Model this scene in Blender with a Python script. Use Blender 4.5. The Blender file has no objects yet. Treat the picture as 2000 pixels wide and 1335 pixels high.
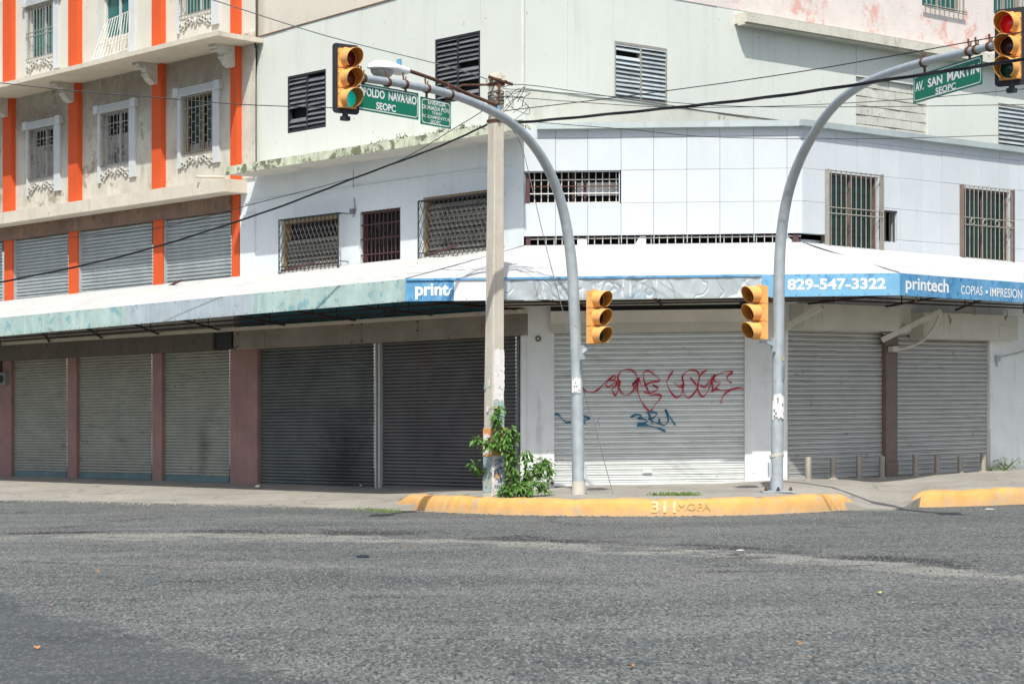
import bpy, bmesh, math, random
from mathutils import Vector, Matrix
random.seed(11)
R = random.Random(5)
C = bpy.context.scene.collection
F_PX, H, SL, HY = 4000.0, 1.95, 0.0122, 804.0     # focal length in photo pixels, eye height, street gradient, horizon row
SUN = Vector((-.03, -.74, 1.0)).normalized()

# ------------------------------------------------------------------ frames
class Frame:
    """vertical plane y + t*x = c ; u runs right along it, w out towards the street, z up"""
    def __init__(s, t, c):
        s.t, s.c = t, c; s.k = math.sqrt(1 + t*t)
        s.T = Vector((1, -t, 0))/s.k; s.N = Vector((-t, -1, 0))/s.k; s.O = Vector((0, c, 0))
    def P(s, u, w, z):
        p = s.O + s.T*u + s.N*w
        return Vector((p.x, p.y, z + SL*p.x))
    def uz(s, px, py, w=0.0):
        a = (px-1000)/F_PX
        y = (s.c - w*s.k)/(1 + s.t*a)
        x = a*y
        p = Vector((x, y, 0)) - s.O
        return p.dot(s.T), H + (HY - (py + SL*(px-1000)))*y/F_PX
    def U(s, px, w=0.0): return s.uz(px, 600, w)[0]
    def Z(s, px, py, w=0.0): return s.uz(px, py, w)[1]
    def Q(s, px, py, w=0.0):
        u, z = s.uz(px, py, w); return s.P(u, w, z)
def at(px, py, y):                      # the world point seen at a photo pixel, y metres away
    x = (px-1000)/F_PX*y
    return Vector((x, y, H - (py-HY)*y/F_PX))
def ground(px, py, z=0.0):
    y = F_PX*(H-z)/(py + SL*(px-1000) - HY)
    x = (px-1000)/F_PX*y
    return Vector((x, y, z + SL*x))
FL = Frame(4000/3830, 44.26)            # left street facade
FC = Frame(0, 44.0)                     # cut corner
FR = Frame(-.8637, 38.60)               # right street facade, upper
FRL = Frame(-.8637, 38.88)              # right street facade, ground floor
GL = Frame(1.035, 44.52)
GR = Frame(-.8637, 44.17)
AL = Frame(-1.51, 38.32)                # plane of the near mast arm
AR = Frame(3.17, 56.29)                 # plane of the right mast arm
AWC = Frame(0, 41.65)
AWL = Frame(4000/3830, 41.65*(1-208/3830))
AWR = Frame(4000/-3300, 41.65*(1-757/3300))

# ------------------------------------------------------------------ materials
def lin(r, g, b): return tuple(((c/255)/12.92 if c/255 <= .04045 else ((c/255+.055)/1.055)**2.4) for c in (r, g, b))
class NT:
    def __init__(s, m):
        s.t = m.node_tree; s.t.nodes.clear()
    def n(s, typ, **kw):
        nd = s.t.nodes.new(typ)
        for k, v in kw.items(): setattr(nd, k, v)
        return nd
    def l(s, a, b): s.t.links.new(a, b)
    def pos(s): return s.n('ShaderNodeNewGeometry').outputs['Position']
    def mapped(s, vec, scale):
        m = s.n('ShaderNodeMapping'); m.inputs['Scale'].default_value = scale; s.l(vec, m.inputs['Vector']); return m.outputs['Vector']
    def noise(s, vec, scale, detail=5, rough=.6):
        m = s.n('ShaderNodeTexNoise'); m.inputs['Scale'].default_value = scale; m.inputs['Detail'].default_value = detail; m.inputs['Roughness'].default_value = rough
        s.l(vec, m.inputs['Vector']); return m.outputs['Fac']
    def ramp(s, fac, lo, hi, a=0.0, b=1.0):
        m = s.n('ShaderNodeMapRange'); m.clamp = True
        m.inputs['From Min'].default_value = lo; m.inputs['From Max'].default_value = hi
        m.inputs['To Min'].default_value = a; m.inputs['To Max'].default_value = b
        s.l(fac, m.inputs['Value']); return m.outputs['Result']
    def math(s, op, a, b=None, clamp=False):
        m = s.n('ShaderNodeMath', operation=op, use_clamp=clamp)
        for i, v in enumerate((a, b)):
            if v is None: continue
            if isinstance(v, (int, float)): m.inputs[i].default_value = v
            else: s.l(v, m.inputs[i])
        return m.outputs[0]
    def mix(s, fac, a, b):
        m = s.n('ShaderNodeMix', data_type='RGBA')
        for sock, v in ((m.inputs[0], fac), (m.inputs[6], a), (m.inputs[7], b)):
            if isinstance(v, (int, float)): sock.default_value = v
            elif isinstance(v, tuple): sock.default_value = (*v, 1) if len(v) == 3 else v
            else: s.l(v, sock)
        return m.outputs[2]
MATS = {}
def mat(name, col, rough=.8, var=.12, vscale=1.6, streak=None, spots=None, metallic=0.0, bump=(.15, 60), island=0.0, blots=None, emit=None, zband=None, coat=0, spec=.4):
    """streak=(colour, amount 0-1, across, along)  spots=(colour, amount, scale)  blots=[(centre, radii, colour, strength)]"""
    m = bpy.data.materials.new(name); m.use_nodes = True; t = NT(m); MATS[name] = m
    out = t.n('ShaderNodeOutputMaterial'); b = t.n('ShaderNodeBsdfPrincipled'); t.l(b.outputs[0], out.inputs[0])
    p = t.pos()
    nz = t.noise(p, vscale, 8, .65)
    c = t.mix(t.ramp(nz, .3, .7), tuple(x*(1-var) for x in col), tuple(min(1, x*(1+var)) for x in col))
    if island:
        g = t.n('ShaderNodeNewGeometry').outputs['Random Per Island']
        c = t.mix(t.ramp(g, 0, 1, 0, island), c, tuple(x*.55 for x in col))
    if streak:
        sc, am, ac, al = streak
        s1 = t.noise(t.mapped(p, (ac, ac, al)), 1.0, 6, .7)
        s2 = t.noise(p, .9, 4, .6)
        f = t.math('MULTIPLY', t.ramp(s1, .62-.25*am, .80-.1*am), t.ramp(s2, .35, .62))
        c = t.mix(t.math('MULTIPLY', f, min(1, .45+am*.5)), c, sc)
    if spots:
        sp, am, sc = spots
        s1 = t.noise(p, sc, 6, .7)
        c = t.mix(t.ramp(s1, .665-.36*am, .715-.36*am, 0, .85), c, sp)
    if zband:
        zc, z0_, z1_, am = zband; sx = t.n('ShaderNodeSeparateXYZ'); t.l(p, sx.inputs[0])
        zz_ = t.math('ADD', t.math('SUBTRACT', sx.outputs[2], t.math('MULTIPLY', sx.outputs[0], SL)), t.ramp(t.noise(p, 2.5, 7, .75), .2, .8, -.14, .14))
        c = t.mix(t.ramp(zz_, z0_, z1_, am, 0), c, zc)
    for bl in (blots or []):
        ce, ra, bc, st = bl
        v = t.n('ShaderNodeVectorMath', operation='SUBTRACT'); t.l(p, v.inputs[0]); v.inputs[1].default_value = ce
        d = t.n('ShaderNodeVectorMath', operation='DIVIDE'); t.l(v.outputs[0], d.inputs[0]); d.inputs[1].default_value = ra
        ln = t.n('ShaderNodeVectorMath', operation='LENGTH'); t.l(d.outputs[0], ln.inputs[0])
        e = t.math('ADD', ln.outputs['Value'], t.ramp(t.noise(p, 3.0, 7, .7), 0, 1, -.55, .55))
        c = t.mix(t.ramp(e, .15, 1.15, st, 0), c, bc)
    t.l(c, b.inputs['Base Color'])
    b.inputs['Metallic'].default_value = metallic
    b.inputs['Specular IOR Level'].default_value = spec
    t.l(t.ramp(nz, .3, .7, max(0, rough-.08), min(1, rough+.08)), b.inputs['Roughness'])
    if bump:
        bn = t.n('ShaderNodeBump'); bn.inputs['Strength'].default_value = bump[0]; bn.inputs['Distance'].default_value = .02
        t.l(t.noise(p, bump[1], 4), bn.inputs['Height']); t.l(bn.outputs[0], b.inputs['Normal'])
    if emit:
        b.inputs['Emission Color'].default_value = (*emit[0], 1); b.inputs['Emission Strength'].default_value = emit[1]
    return m
RUST = (.16, .065, .03); SOOT = (.03, .028, .026); GRIME = (.22, .19, .15)
WHITE = mat('white wall paint', (.66, .71, .73), .85, .05, 1.2, streak=((.42, .44, .44), .25, 5, .35), spots=((.5, .52, .53), .12, 9), bump=(.12, 40))
WHITE_PAN = mat('white panel paint', (.545, .59, .62), .7, .05, .9, streak=((.44, .49, .50), .5, 3, .45), spots=((.42, .42, .40), .05, 11), island=.13, bump=(.08, 6))
PILLAR_W = mat('white pillar paint', (.76, .79, .78), .8, .07, 1.4, streak=((.35, .34, .32), .4, 4, .5), spots=((.22, .2, .18), .06, 9), zband=((.33, .32, .30), .30, .62, .45))
CREAM = mat('cream shutter box paint', (.60, .585, .52), .6, .08, 1.2, streak=((.3, .27, .22), .3, 5, .6))
BEIGE = mat('beige wall paint', (.60, .585, .51), .85, .07, .8, streak=((.4, .37, .31), .3, 3, .4), spots=((.35, .31, .26), .05, 5), bump=(.2, 30))
BEIGE_ST = mat('stained beige wall paint', (.57, .55, .475), .9, .12, .8, streak=((.22, .18, .14), .7, 2.0, .6), spots=((.30, .25, .20), .22, 1.3), bump=(.3, 25), blots=[(tuple(FL.Q(x, y)), (1.9, 1.9, r), (.24, .195, .15), st*.85) for x, y, r, st in ((40, 232, .75, .8), (100, 222, .8, .8), (190, 185, 1.0, .85), (262, 168, .8, .85), (345, 140, .9, .8), (415, 128, .8, .8), (130, 260, .9, .6), (285, 200, .9, .5))])
LEDGE = mat('ledge concrete paint', (.60, .55, .45), .85, .10, 1.1, streak=((.3, .26, .2), .4, 6, 1), spots=((.3, .25, .19), .10, 6), bump=(.3, 25))
ORANGE = mat('orange pilaster paint', (.62, .090, .018), .7, .08, 1.0, spots=((.30, .06, .02), .06, 10), bump=(.12, 35))
PINK = mat('dusty pink pillar paint', (.31, .185, .17), .85, .15, 1.5, streak=((.2, .1, .09), .5, 7, .7), spots=((.12, .08, .07), .10, 10))
TRIM = mat('white window trim', (.55, .58, .59), .7, .06, 2)
ORNA = mat('weathered plaster ornament', (.50, .49, .45), .9, .2, 8, bump=(.5, 40))
CLAD = mat('pale grey green cladding', (.62, .66, .61), .75, .04, .5, streak=((.48, .49, .43), .35, 2.5, .25), spots=((.33, .3, .25), .035, 6), island=.05, bump=(.05, 8))
CLAD_LOW = mat('weathered render', (.58, .60, .53), .9, .08, .8, streak=((.34, .33, .27), .6, 1.5, .6), spots=((.34, .3, .22), .12, 2.2), bump=(.25, 20))
BLOCK = mat('bare concrete block', (.57, .58, .52), .95, .14, 3, spots=((.3, .29, .25), .15, 6), island=.25, bump=(.5, 30))
MORTAR = mat('dark mortar joint', (.36, .355, .32), .95)
REARW = mat('faded white render', (.72, .71, .69), .9, .07, 1, spots=((.36, .33, .3), .16, 2.6), streak=((.35, .32, .28), .4, 2, .6), bump=(.3, 20))
PINKW = mat('flaking pink render', (.66, .60, .57), .9, .08, 2, spots=((.62, .34, .29), .26, .8), streak=((.45, .42, .40), .5, 4, .9), bump=(.4, 18))
CORNICE = mat('cornice concrete', (.56, .55, .47), .9, .1, 1.5, streak=((.22, .2, .15), .5, 5, 2), spots=((.2, .18, .13), .12, 6), bump=(.3, 20))
MOSSY = mat('mossy slab edge', (.58, .62, .47), .95, .15, 2.5, spots=((.10, .11, .05), .42, 2.4), streak=((.12, .13, .07), .7, 5, 1.6), bump=(.5, 20))
SOFFIT = mat('soffit plaster', (.60, .58, .52), .9, .09, 1, spots=((.30, .19, .12), .14, 1.4), streak=((.3, .26, .2), .4, 1.3, 1.3))
GUTTER = mat('galvanised roof edge', (.42, .48, .48), .55, .12, 1.3, streak=((.25, .27, .26), .4, 4, 1), metallic=.25)
BROWN = mat('rusty brown beam', (.20, .13, .095), .85, .3, 1.6, streak=((.33, .27, .22), .5, 5, .7), spots=((.10, .07, .05), .2, 3))
DKBOX = mat('dark roller box', (.13, .115, .095), .7, .25, 1.4, streak=((.24, .17, .11), .4, 5, .4), spots=((.06, .05, .04), .15, 5))
RUSTBOX = mat('rust streaked header sheet', (.26, .235, .20), .7, .22, 1.1, streak=((.20, .095, .05), .5, 1.2, 4), spots=((.10, .06, .04), .12, 3.5))
BLACK = mat('dark interior', (.012, .013, .014), .9, .2, 3, bump=None)
BLACKM = mat('black steel', (.025, .027, .03), .5, .2, 6)
SH_ORN = mat('weathered steel shutter', (.36, .40, .405), .5, .12, 1.3, streak=((.18, .2, .2), .45, 4, .6), metallic=.25)
SH_OLV = mat('olive grey shutter', (.36, .365, .315), .6, .12, 1.2, streak=((.12, .12, .10), .45, 1.4, 6), spots=((.10, .10, .09), .08, 4), metallic=.1,
             blots=[(FL.Q(391, 880), (.3, .3, .8), (.07, .07, .06), .55)])
SH_GRN = mat('dark green shutter foot', (.12, .19, .20), .6, .2, 2)
_st = FL.Q(668, 905)
SH_DRK = mat('dark grey shutter', (.145, .155, .152), .5, .25, 1.1, streak=((.26, .27, .26), .5, .7, 9), metallic=.3,
             blots=[((_st.x, _st.y, _st.z), (1.15, 1.15, 1.5), (.02, .019, .018), .72)])
SH_DR2 = mat('dark rusty grey shutter', (.140, .138, .138), .5, .22, 1.1, streak=((.20, .075, .04), .5, 5, .22), spots=((.16, .09, .06), .06, 6), metallic=.3)
SH_CEN = mat('pale steel shutter', (.68, .71, .70), .5, .08, 1.2, streak=((.26, .25, .23), .45, 1.2, 5), spots=((.2, .17, .14), .06, 8), metallic=.15)
SH_RGT = mat('grey steel shutter', (.47, .475, .455), .5, .1, 1.2, streak=((.16, .15, .14), .35, 1.1, 9), spots=((.06, .055, .05), .07, 4.5), metallic=.15)
BRPOST = mat('brown steel post', (.17, .125, .105), .6, .2, 2, spots=((.2, .09, .04), .12, 6))
CANVAS_D = mat('dusty white canvas', (.50, .505, .49), .9, .05, .8, streak=((.36, .35, .32), .35, .9, .9), bump=(.25, 3))
CANVAS = mat('white canvas', (.48, .485, .485), .9, .03, .8, streak=((.62, .61, .58), .3, .8, .8), bump=(.25, 3))
TEALF = mat('faded teal fascia', (.43, .56, .52), .65, .16, 1.6, streak=((.24, .34, .35), .8, 4, .6), spots=((.20, .40, .43), .30, 2.0))
SILVF = mat('bare zinc fascia', (.48, .55, .58), .55, .12, 1.3, streak=((.30, .37, .44), .8, 7, .45), spots=((.30, .38, .48), .22, 2.0), metallic=.15)
BLUEF = mat('blue banner', (.095, .30, .52), .6, .18, 2, spots=((.04, .19, .40), .30, 2.2), streak=((.34, .52, .68), .7, 2, 1.4))
BLUEP = mat('pale blue banner', (.165, .40, .60), .6, .12, 1.5, spots=((.07, .25, .48), .22, 1.8), streak=((.36, .53, .66), .5, 2.5, 1.2))
WHITEF = mat('white sign sheet', (.80, .80, .79), .7, .03, 2)
LETTER = mat('white lettering', (.82, .82, .80), .6, .03, 3)
FRAMER = mat('rusty awning frame', (.055, .03, .025), .8, .3, 5)
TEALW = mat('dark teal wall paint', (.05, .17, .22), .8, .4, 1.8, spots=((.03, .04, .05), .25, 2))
CONC = mat('pole concrete', (.52, .49, .42), .92, .10, 3, streak=((.45, .27, .14), .45, 7, .25), spots=((.34, .32, .28), .12, 14), bump=(.4, 45))
GALV = mat('galvanised pole steel', (.42, .47, .50), .5, .13, 5, streak=((.30, .34, .37), .4, 10, 1.5), spots=((.27, .14, .075), .07, 3.2), metallic=.3, bump=(.06, 40))
RUSTM = mat('rusty steel', (.11, .05, .03), .9, .4, 8, bump=(.4, 60))
SIGY = mat('traffic light yellow', (.82, .41, .125), .5, .06, 2, spots=((.62, .33, .09), .22, 5), streak=((.55, .30, .09), .4, 9, 1.5), bump=None)
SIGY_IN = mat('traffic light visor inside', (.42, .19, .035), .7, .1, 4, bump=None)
SIGB = mat('black backplate', (.022, .026, .033), .6, .2, 3, bump=None)
L_RED0 = mat('unlit red lens', (.10, .008, .010), .15, .1, 20, bump=None)
L_AMB0 = mat('unlit amber lens', (.11, .025, .008), .15, .1, 20, bump=None)
L_GRN0 = mat('unlit green lens', (.0, .045, .028), .15, .1, 20, bump=None)
L_DRK0 = mat('unlit smoky lens', (.03, .012, .016), .15, .1, 20, bump=None)
L_RED1 = mat('lit red lens', (.5, .006, .008), .2, .05, 20, bump=None, emit=((1, .01, .015), .08))
L_GRN1 = mat('lit green lens', (.0, .5, .42), .2, .05, 20, bump=None, emit=((0, .50, .44), .32))
SIGN_G = mat('green road sign', (.002, .185, .105), .6, .08, 3, bump=None)
SIGN_BACK = mat('sign back', (.4, .4, .4), .5)
LAMPW = mat('street lamp casing', (.74, .77, .78), .4, .04, 4, spots=((.45, .45, .44), .06, 10))
LAMPG = mat('street lamp glass', (.30, .31, .30), .15, .25, 9, bump=(.5, 30))
BLUEC = mat('blue photocell', (.10, .30, .48), .5, .1)
CABLE = mat('black cable', (.015, .017, .02), .6, .2, 3, bump=None)
CABLEG = mat('grey wire', (.16, .17, .18), .5, .2, 3, bump=None)
GLASST = mat('teal glass', (.01, .12, .11), .12, .3, 1.5, bump=None, spec=.6)
GLASSD = mat('dark green glass', (.004, .024, .020), .1, .4, 1.2, bump=None, spec=.6)
PANE_LIT = mat('pale sunlit pane', (.36, .36, .33), .8, .3, 4, spots=((.08, .08, .075), .38, 2.2), streak=((.12, .12, .11), .6, 7, .8))  # lower window panes: sunlit paleness put into the colour, with dark mottling
BARS = mat('grey window bars', (.30, .285, .25), .6, .15, 8)
BARSD = mat('dark lattice bars', (.05, .05, .045), .6, .2, 8)
BARSR = mat('dark red window bars', (.085, .04, .04), .6, .2, 8)
BARSW = mat('white window bars', (.62, .61, .57), .6, .15, 8, spots=((.3, .13, .06), .12, 10))
LOUVD = mat('dark louvre slat', (.15, .165, .18), .5, .25, 3, streak=((.22, .17, .12), .4, 3, 3), island=.35)
LOUVL = mat('pale glass louvre slat', (.46, .52, .54), .3, .2, 2, island=.6, spec=.6)
BLIND = mat('pale blind slat', (.30, .29, .26), .7, .35, 2.5, island=.5, spots=((.06, .06, .055), .25, 3))
WOODF = mat('old timber frame', (.30, .21, .12), .8, .25, 4)
YKERB = mat('yellow kerb paint', (.60, .325, .095), .88, .18, 1.8, streak=((.38, .30, .20), .65, 2.2, 3), spots=((.36, .31, .24), .25, 3.4), bump=(.6, 9), zband=((.40, .28, .16), .0, .20, .8))
KPAINT = mat('faded kerb lettering', (.66, .52, .30), .8, .2, 12, spots=((.60, .325, .095), .50, 9))
KPAINTG = mat('grey green kerb lettering', (.38, .33, .17), .8, .2, 12, spots=((.60, .325, .095), .50, 9))
SPRAYR = mat('red spray paint', (.44, .018, .040), .7, .1, 6, bump=None)
SPRAYT = mat('teal spray paint', (.012, .14, .24), .7, .1, 6, bump=None)
INKB = mat('blue marker ink', (.02, .09, .30), .7, .15, 6, bump=None)
POSTO = mat('orange poster', (.70, .33, .11), .8, .12, 6, spots=((.7, .6, .48), .22, 9))
POSTW = mat('torn white poster', (.70, .69, .67), .85, .08, 8, spots=((.42, .40, .36), .25, 12))
POSTT = mat('teal paint smear', (.33, .43, .42), .85, .2, 6, spots=((.10, .25, .27), .22, 10), streak=((.08, .24, .27), .5, 9, 3))
LEAFA = mat('fresh green leaf', (.085, .20, .03), .5, .4, 8, island=.75, bump=None)
STEM = mat('green brown stem', (.09, .085, .035), .8)
GRASSM = mat('dry green grass', (.13, .20, .05), .8, .3, 10, island=.4, bump=None)
DRYL = mat('dry orange leaf', (.55, .22, .06), .8, .2, 9)
YELL = mat('yellow green leaf', (.45, .45, .12), .8, .2, 9)
PAPER = mat('paper scrap', (.7, .69, .64), .8)
RAG = mat('dark rag', (.02, .028, .04), .9, .3, 9)
PVC = mat('cream pvc pipe', (.56, .53, .45), .6, .1, 3)
BOLL = mat('weathered bollard steel', (.30, .27, .23), .6, .2, 5, spots=((.2, .1, .05), .08, 9), metallic=.2)
METER = mat('grey meter box', (.22, .25, .26), .6, .2, 4)
WALKM = None

def asphalt():
    m = bpy.data.materials.new('worn asphalt'); m.use_nodes = True; t = NT(m)
    out = t.n('ShaderNodeOutputMaterial'); b = t.n('ShaderNodeBsdfPrincipled'); t.l(b.outputs[0], out.inputs[0])
    p = t.pos()
    sx = t.n('ShaderNodeSeparateXYZ'); t.l(p, sx.inputs[0]); X, Y = sx.outputs[0], sx.outputs[1]
    big = t.noise(t.mapped(p, (.16, .35, 1)), 1, 6, .6)
    mid = t.noise(p, 1.3, 7, .7)
    c = t.mix(t.ramp(big, .35, .65), (.072, .085, .083), (.133, .147, .139))
    c = t.mix(t.ramp(mid, .35, .75, 0, .5), c, (.125, .122, .113))
    # worn lighter wheel track and painted-in trench shade, line A : y = 31 - .85x - .06x^2
    def curve(a, bq, cq):
        return t.math('SUBTRACT', Y, t.math('ADD', a, t.math('ADD', t.math('MULTIPLY', X, bq), t.math('MULTIPLY', t.math('MULTIPLY', X, X), cq))))
    warp = t.ramp(t.noise(t.mapped(p, (.5, .5, 1)), 1, 5, .65), 0, 1, -1.6, 1.6)
    warp2 = t.ramp(t.noise(t.mapped(p, (1.6, 1.6, 1)), 1, 6, .7), 0, 1, -.8, .8)
    w = t.math('ADD', warp, warp2)
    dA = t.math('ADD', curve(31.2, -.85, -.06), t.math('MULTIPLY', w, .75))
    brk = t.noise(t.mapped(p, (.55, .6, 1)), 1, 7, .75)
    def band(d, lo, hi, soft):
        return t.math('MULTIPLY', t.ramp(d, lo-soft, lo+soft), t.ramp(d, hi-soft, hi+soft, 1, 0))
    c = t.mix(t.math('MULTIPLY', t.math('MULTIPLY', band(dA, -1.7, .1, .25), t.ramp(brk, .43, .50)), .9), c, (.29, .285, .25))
    c = t.mix(t.math('MULTIPLY', t.math('MULTIPLY', band(dA, .05, 1.15, .22), t.ramp(brk, .43, .47)), .95), c, (.022, .022, .022))  # dark trench edge: shade of its slopes put into the colour
    dB = t.math('ADD', curve(25.6, -.42, .0), t.math('MULTIPLY', w, 1.1))
    brk2 = t.noise(t.mapped(p, (.4, .7, 2)), 1.3, 7, .75)
    c = t.mix(t.math('MULTIPLY', t.math('MULTIPLY', band(dB, -1.2, .6, .6), t.ramp(brk2, .44, .54)), .6), c, (.20, .198, .185))
    dC = t.math('ADD', curve(35.6, -.30, -.06), t.math('MULTIPLY', w, .8))
    c = t.mix(t.math('MULTIPLY', t.math('MULTIPLY', band(dC, -.2, .35, .25), t.ramp(brk2, .46, .54)), .5), c, (.035, .035, .036))
    vc = t.n('ShaderNodeTexVoronoi', feature='DISTANCE_TO_EDGE'); vc.inputs['Scale'].default_value = .33
    wc = t.n('ShaderNodeVectorMath', operation='ADD'); t.l(p, wc.inputs[0]); nc = t.n('ShaderNodeTexNoise'); nc.inputs['Scale'].default_value = .8; nc.inputs['Detail'].default_value = 8; t.l(p, nc.inputs['Vector'])
    wsc = t.n('ShaderNodeVectorMath', operation='SCALE'); wsc.inputs['Scale'].default_value = 2.2; t.l(nc.outputs['Color'], wsc.inputs[0]); t.l(wsc.outputs[0], wc.inputs[1]); t.l(t.mapped(wc.outputs[0], (.6, 1, 1)), vc.inputs['Vector'])
    c = t.mix(t.math('MULTIPLY', t.ramp(vc.outputs['Distance'], .006, .030, .85, 0), t.ramp(t.noise(p, .21, 4), .50, .58)), c, (.030, .030, .030))
    trk = t.noise(t.mapped(p, (.20, .42, 1)), 1.0, 7, .65)
    c = t.mix(t.ramp(trk, .51, .60, 0, .55), c, (.178, .186, .170))
    stn = t.noise(t.mapped(p, (.6, 1.1, 1)), 1, 6, .7)
    c = t.mix(t.ramp(stn, .56, .64, 0, .5), c, (.045, .047, .048))
    # newer darker repair at the lower left
    dD = t.math('ADD', t.math('SUBTRACT', t.math('ADD', 12.4, t.math('MULTIPLY', X, -1.75)), Y), t.math('MULTIPLY', w, 1.1))
    c = t.mix(t.ramp(dD, -.2, .25, 0, .75), c, (.060, .067, .068))
    # aggregate
    vo = t.n('ShaderNodeTexVoronoi'); vo.inputs['Scale'].default_value = 52; t.l(t.mapped(p, (1, .32, 1)), vo.inputs['Vector'])
    sp = t.n('ShaderNodeSeparateColor'); t.l(vo.outputs['Color'], sp.inputs[0])
    agm = t.ramp(dD, -.3, .5, 1, .45)
    c = t.mix(t.math('MULTIPLY', t.ramp(sp.outputs[0], .60, .95, 0, .75), agm), c, (.28, .275, .25))
    c = t.mix(t.math('MULTIPLY', t.ramp(sp.outputs[1], .55, .92, 0, .8), agm), c, (.026, .028, .03))
    t.l(c, b.inputs['Base Color']); b.inputs['Roughness'].default_value = .85; b.inputs['Specular IOR Level'].default_value = .3
    bn = t.n('ShaderNodeBump'); bn.inputs['Strength'].default_value = .55; bn.inputs['Distance'].default_value = .02
    hgt = t.math('ADD', t.math('MULTIPLY', t.noise(t.mapped(p, (1, .5, 1)), 24, 5, .7), 1.6), t.math('MULTIPLY', mid, 2.0))
    t.l(hgt, bn.inputs['Height']); t.l(bn.outputs[0], b.inputs['Normal'])
    return m
def pavement():
    m = bpy.data.materials.new('pavement concrete'); m.use_nodes = True; t = NT(m)
    out = t.n('ShaderNodeOutputMaterial'); b = t.n('ShaderNodeBsdfPrincipled'); t.l(b.outputs[0], out.inputs[0])
    p = t.pos()
    c = t.mix(t.ramp(t.noise(p, .5, 7, .65), .3, .7), (.24, .225, .195), (.36, .34, .295))
    c = t.mix(t.ramp(t.noise(p, 2.2, 7, .75), .52, .72, 0, .7), c, (.17, .16, .14))
    c = t.mix(t.ramp(t.noise(p, 13, 5, .7), .66, .74, 0, .7), c, (.09, .085, .08))
    vo = t.n('ShaderNodeTexVoronoi', feature='DISTANCE_TO_EDGE'); vo.inputs['Scale'].default_value = .45
    wv = t.n('ShaderNodeVectorMath', operation='ADD'); t.l(p, wv.inputs[0]); nt = t.n('ShaderNodeTexNoise'); nt.inputs['Scale'].default_value = 1.2; t.l(p, nt.inputs['Vector']); t.l(nt.outputs['Color'], wv.inputs[1])
    t.l(wv.outputs[0], vo.inputs['Vector'])
    c = t.mix(t.ramp(vo.outputs['Distance'], .003, .012, .55, 0), c, (.07, .065, .06))
    t.l(c, b.inputs['Base Color']); b.inputs['Roughness'].default_value = .9
    bn = t.n('ShaderNodeBump'); bn.inputs['Strength'].default_value = .4; bn.inputs['Distance'].default_value = .02
    t.l(t.noise(p, 18, 5, .7), bn.inputs['Height']); t.l(bn.outputs[0], b.inputs['Normal'])
    return m
def zincsheet():
    m = bpy.data.materials.new('crumpled zinc sheet'); m.use_nodes = True; t = NT(m)
    out = t.n('ShaderNodeOutputMaterial'); b = t.n('ShaderNodeBsdfPrincipled'); t.l(b.outputs[0], out.inputs[0])
    p = t.pos()
    c = t.mix(t.ramp(t.noise(t.mapped(p, (1.1, 1, .5)), 1.6, 6), .35, .65), (.36, .42, .45), (.50, .55, .57))
    c = t.mix(t.ramp(t.noise(p, 1.1, 4), .60, .70, 0, .7), c, (.42, .33, .27))
    c = t.mix(t.ramp(t.noise(t.mapped(p, (4.5, 1, 1.1)), 1.0, 7, .7), .57, .62, 0, .8), c, (.74, .76, .76))  # glints on the creases, painted in as whitish streaks
    c = t.mix(t.ramp(t.noise(t.mapped(p, (1.2, 1, 1.6)), 1.0, 6, .7), .57, .66, 0, .6), c, (.22, .34, .46))
    t.l(c, b.inputs['Base Color']); b.inputs['Metallic'].default_value = .35; b.inputs['Roughness'].default_value = .42
    wv = t.n('ShaderNodeVectorMath', operation='ADD'); t.l(p, wv.inputs[0]); nt = t.n('ShaderNodeTexNoise'); nt.inputs['Scale'].default_value = 1.5; t.l(p, nt.inputs['Vector']); t.l(nt.outputs['Color'], wv.inputs[1])
    vo = t.n('ShaderNodeTexVoronoi', feature='DISTANCE_TO_EDGE'); vo.inputs['Scale'].default_value = 1.7; t.l(t.mapped(wv.outputs[0], (1.35, 1, .30)), vo.inputs['Vector'])
    h = t.math('ADD', t.ramp(vo.outputs['Distance'], 0, .08), t.math('MULTIPLY', t.noise(p, 2.2, 3), 1.2))
    bn = t.n('ShaderNodeBump'); bn.inputs['Strength'].default_value = .4; bn.inputs['Distance'].default_value = .03
    t.l(h, bn.inputs['Height']); t.l(bn.outputs[0], b.inputs['Normal'])
    return m
ASPH = asphalt(); PAVE = pavement(); ZINC = zincsheet()

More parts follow.
